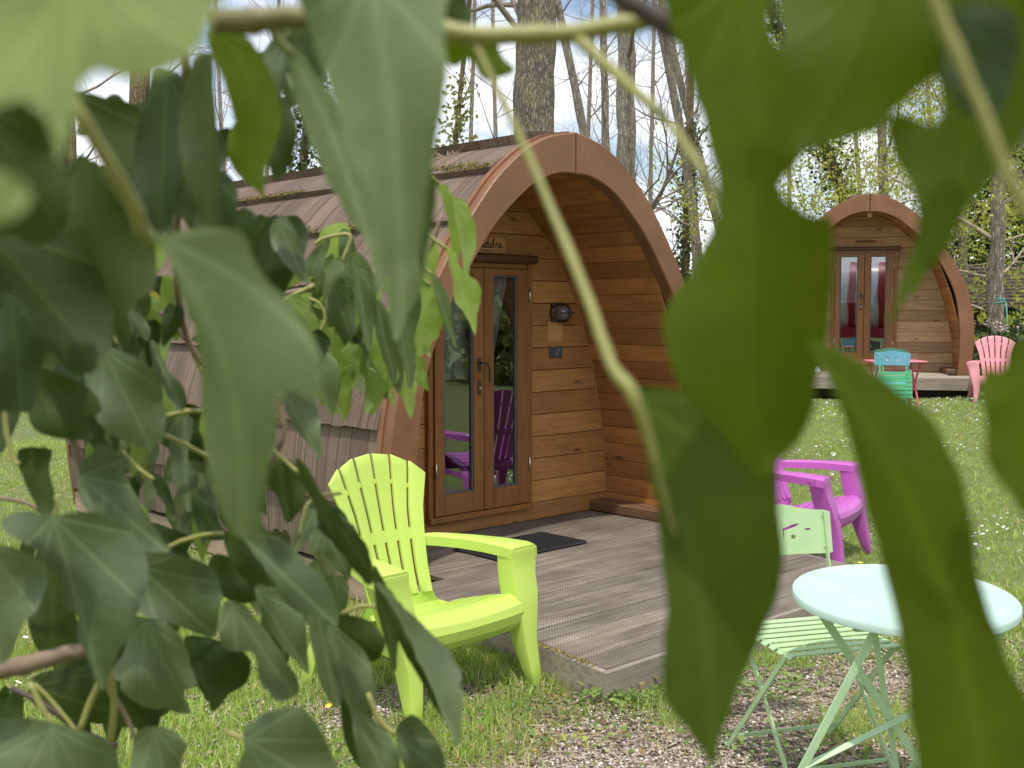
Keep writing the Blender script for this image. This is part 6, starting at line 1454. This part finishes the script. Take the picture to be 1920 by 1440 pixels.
# woody stems and petioles of the left vine
for pts, Y, rp, m, nm in [
 ([(20,430),(60,540),(95,640),(118,740),(140,840),(160,905)], .95, [10,10,9,9,8,5], 'ivy_stem', 'stem'),
 ([(60,540),(30,510),(-30,490)], .95, 5, 'ivy_stem', 'stem'),
 ([(-40,1262),(40,1248),(100,1232),(160,1215),(210,1190)], .80, [17,18,16,14,10], 'ivy_stem', 'stem'),
 ([(20,1290),(80,1320),(150,1370),(220,1400)], .85, 6, 'ivy_stem_dark', 'stem'),
 ([(190,1200),(205,1290),(230,1330),(262,1400)], .85, [7,7,5,4], 'ivy_stem', 'stem'),
 ([(55,1280),(80,1330),(100,1366)], .72, 6, 'ivy_petiole', 'petiole'), ([(60,1275),(110,1330),(150,1380)], .8, 4, 'ivy_petiole', 'petiole'),
 ([(150,1370),(172,1310),(196,1260)], .75, 6, 'ivy_petiole', 'petiole'), ([(208,1390),(214,1320),(206,1250)], .76, 7, 'ivy_petiole', 'petiole'),
 ([(8,760),(12,810),(24,860),(36,870)], .74, 5, 'ivy_petiole', 'petiole'), ([(100,966),(108,950),(104,930)], .64, 4, 'ivy_petiole', 'petiole'),
 ([(305,1030),(340,1015),(380,1003),(420,1000)], .8, 4, 'ivy_petiole', 'petiole'), ([(310,815),(350,835),(395,858),(440,880)], .9, 4.5, 'ivy_petiole', 'petiole'),
 ([(312,780),(350,772),(400,772)], .92, 5, 'ivy_petiole', 'petiole'), ([(230,845),(262,880),(290,900)], .9, 3.5, 'ivy_petiole', 'petiole'),
 ([(300,585),(325,610),(352,640),(372,650)], .96, 5, 'ivy_stem', 'stem'), ([(355,642),(365,670),(380,700)], .96, 4, 'ivy_petiole', 'petiole'),
 ([(480,745),(520,742),(530,760)], .9, 4, 'ivy_petiole', 'petiole'), ([(490,820),(530,860),(562,888)], .86, 4, 'ivy_petiole', 'petiole'),
 ([(520,700),(525,760),(530,820),(500,880)], .92, 6, 'ivy_stem', 'stem'),
 ([(640,1150),(680,1136),(720,1142),(752,1164)], .8, 4, 'ivy_petiole', 'petiole'), ([(690,1300),(710,1350),(742,1378)], .78, 5, 'ivy_petiole', 'petiole'),
 ([(180,560),(200,600),(222,650)], .9, 4, 'ivy_petiole', 'petiole'), ([(420,1370),(440,1378),(462,1385)], .64, 5, 'ivy_petiole', 'petiole'),
 ([(-30,930),(40,940),(80,960)], .9, 4, 'ivy_stem', 'stem'), ([(60,780),(130,785),(200,770)], .95, 5, 'ivy_stem_dark', 'stem'),
 ([(560,1010),(575,950),(600,930),(640,925)], .85, 3.5, 'ivy_petiole', 'petiole'),
 ([(150,-40),(135,120),(120,300),(100,460),(60,560)], [.7,.75,.8,.85,.92], 8, 'ivy_stem_dark', 'stem'),
 ([(330,-40),(350,150),(345,300),(330,460),(352,640),(460,760),(530,800)], [.7,.75,.8,.85,.9,.9,.9], [8,8,7,7,6,5,5], 'ivy_stem', 'stem'),
]: stem(IV, pts, Y, rp, m, nm)
# --- centre spray
F_, O_ = 'ivy_leaf_backlit', 'ivy_leaf_mid'
for args in [
 ([(484,492),(500,488),(540,496),(572,490),(600,500),(622,512),(600,512),(560,506),(520,508),(494,514)], (622,512), (486,500), 1.25, False, F_),
 ([(572,490),(596,460),(620,448),(612,480),(608,510),(585,520),(570,512)], (610,450), (580,520), 1.22, True, O_),
 ([(596,470),(600,436),(622,420),(650,420),(660,450),(654,490),(630,520),(600,520)], (655,422), (600,520), 1.32, False, F_),
 ([(640,430),(660,440),(668,480),(660,520),(640,500),(634,460)], (650,430), (655,520), 1.28, True, O_),
 ([(584,490),(612,486),(640,495),(640,520),(600,530),(560,520)], (640,492), (556,522), 1.3, True, F_),
 ([(500,540),(520,520),(560,512),(590,520),(560,530),(530,545)], (590,518), (500,542), 1.25, True, F_),
 ([(540,560),(560,552),(586,580),(600,610),(606,634),(580,624),(556,600)], (544,556), (604,632), 1.2, True, F_),
 ([(560,560),(600,580),(620,560),(640,600),(600,620),(570,600)], (562,560), (640,600), 1.3, False, O_),
 ([(610,540),(640,520),(672,540),(680,580),(670,620),(650,640),(630,620),(612,590)], (625,530), (660,640), 1.2, True, O_),
 ([(634,520),(664,526),(690,560),(705,600),(700,650),(690,690),(672,640),(650,600),(636,560)], (640,522), (692,690), 1.22, True, O_),
 ([(660,470),(690,490),(706,540),(700,600),(680,560),(664,520)], (668,470), (704,605), 1.15, True, O_),
 ([(664,500),(686,510),(704,550),(700,620),(692,660),(676,610),(664,560)], (668,502), (692,660), 1.1, True, O_),
 ([(640,620),(672,630),(690,660),(700,700),(680,690),(650,670)], (642,622), (700,704), 1.3, True, F_),
 ([(560,620),(590,630),(620,660),(640,700),(636,740),(622,785),(606,740),(590,700),(570,660)], (565,620), (622,783), 1.15, True, O_),
 ([(600,600),(622,620),(648,650),(662,700),(660,740),(646,790),(630,720),(612,670)], (602,602), (646,790), 1.2, False, F_),
 ([(575,650),(600,640),(640,660),(660,700),(640,720),(600,700)], (577,650), (655,715), 1.3, True, O_),
 ([(700,560),(726,580),(740,620),(746,670),(740,720),(724,690),(708,640),(700,600)], (705,560), (742,725), 1.1, True, O_),
 ([(716,600),(740,610),(762,650),(758,690),(748,740),(730,700),(718,650)], (720,600), (748,742), 1.2, False, O_),
 ([(690,620),(712,650),(722,700),(718,730),(700,700),(688,660)], (694,620), (718,732), 1.25, False, F_),
 ([(740,480),(770,500),(790,560),(780,620),(764,660),(752,600),(742,540)], (748,480), (766,660), 1.05, True, O_),
 ([(780,440),(806,436),(822,460),(820,500),(800,540),(786,580),(776,540),(770,490)], (810,438), (782,585), 1.3, False, F_),
 ([(778,520),(808,530),(826,550),(834,590),(828,620),(806,650),(784,668),(772,620),(766,570)], (806,532), (784,668), 1.15, False, F_),
 ([(818,340),(836,348),(850,372),(866,420),(862,470),(852,505),(846,460),(838,410),(828,370)], (820,342), (852,505), 1.10, False, F_),
 ([(850,372),(870,376),(884,400),(893,430),(892,470),(880,500),(876,540),(868,490),(862,440),(854,410)], (852,374), (876,538), 1.08, True, F_),
 ([(838,466),(852,470),(862,500),(880,516),(900,534),(902,560),(894,590),(892,632),(878,600),(864,580),(852,560),(850,530),(844,500)], (840,468), (892,632), 1.05, False, F_),
 ([(808,514),(822,520),(838,546),(846,580),(850,620),(860,660),(842,630),(826,590),(814,550)], (810,516), (858,658), 1.06, True, O_),
 ([(740,560),(760,580),(776,620),(780,680),(770,730),(756,690),(744,640)], (744,560), (770,732), 1.15, True, O_),
 ([(660,360),(690,380),(720,430),(730,480),(706,470),(680,430)], (664,362), (728,480), 1.25, True, O_),
]:
    h = [(838,612,10),(830,622,7)] if args[1] == (806,532) else None
    leaf(IC, *args, fold=IVR.uniform(-.15, .18), curl=IVR.uniform(-.12, .12), wave=.07, hole=h)
fill(IC, 58, 560, 800, 470, 700, 1.18, 1.5, (60, 110), [O_, F_, F_, F_], 5, (60, 120), [(690,400,60),(560,480,30),(870,560,50),(520,560,40)])
for pts, Y, rp, m in [
 ([(490,590),(520,560),(560,545),(620,540),(680,520),(740,500),(800,470),(830,400)], 1.3, [6,6,5,5,5,5,5,4], 'ivy_stem'),
 ([(492,565),(520,530),(560,512),(600,500)], 1.25, 4, 'ivy_petiole'), ([(495,598),(540,560),(590,535)], 1.25, 5, 'ivy_petiole'),
 ([(622,512),(636,496),(650,470),(655,440),(610,446),(590,458)], 1.24, 3.5, 'ivy_petiole'), ([(620,512),(622,480)], 1.25, 3, 'ivy_petiole'),
 ([(786,428),(810,446),(840,468)], 1.1, 3.5, 'ivy_petiole'), ([(770,480),(790,495),(810,516)], 1.1, 3.5, 'ivy_petiole'), ([(776,505),(790,520),(806,534)], 1.15, 3, 'ivy_petiole'),
 ([(590,640),(610,600),(600,570),(580,560)], 1.2, 3, 'ivy_petiole'), ([(800,330),(812,334),(822,344)], 1.1, 4, 'ivy_petiole'), ([(760,500),(800,470),(790,430),(800,380),(800,330)], 1.2, 4, 'ivy_petiole'),
 ([(440,560),(490,592),(540,610),(580,640),(590,660)], 1.2, 3.5, 'ivy_petiole'),
]: stem(IC, pts, Y, rp, m, 'petiole' if m == 'ivy_petiole' else 'stem')
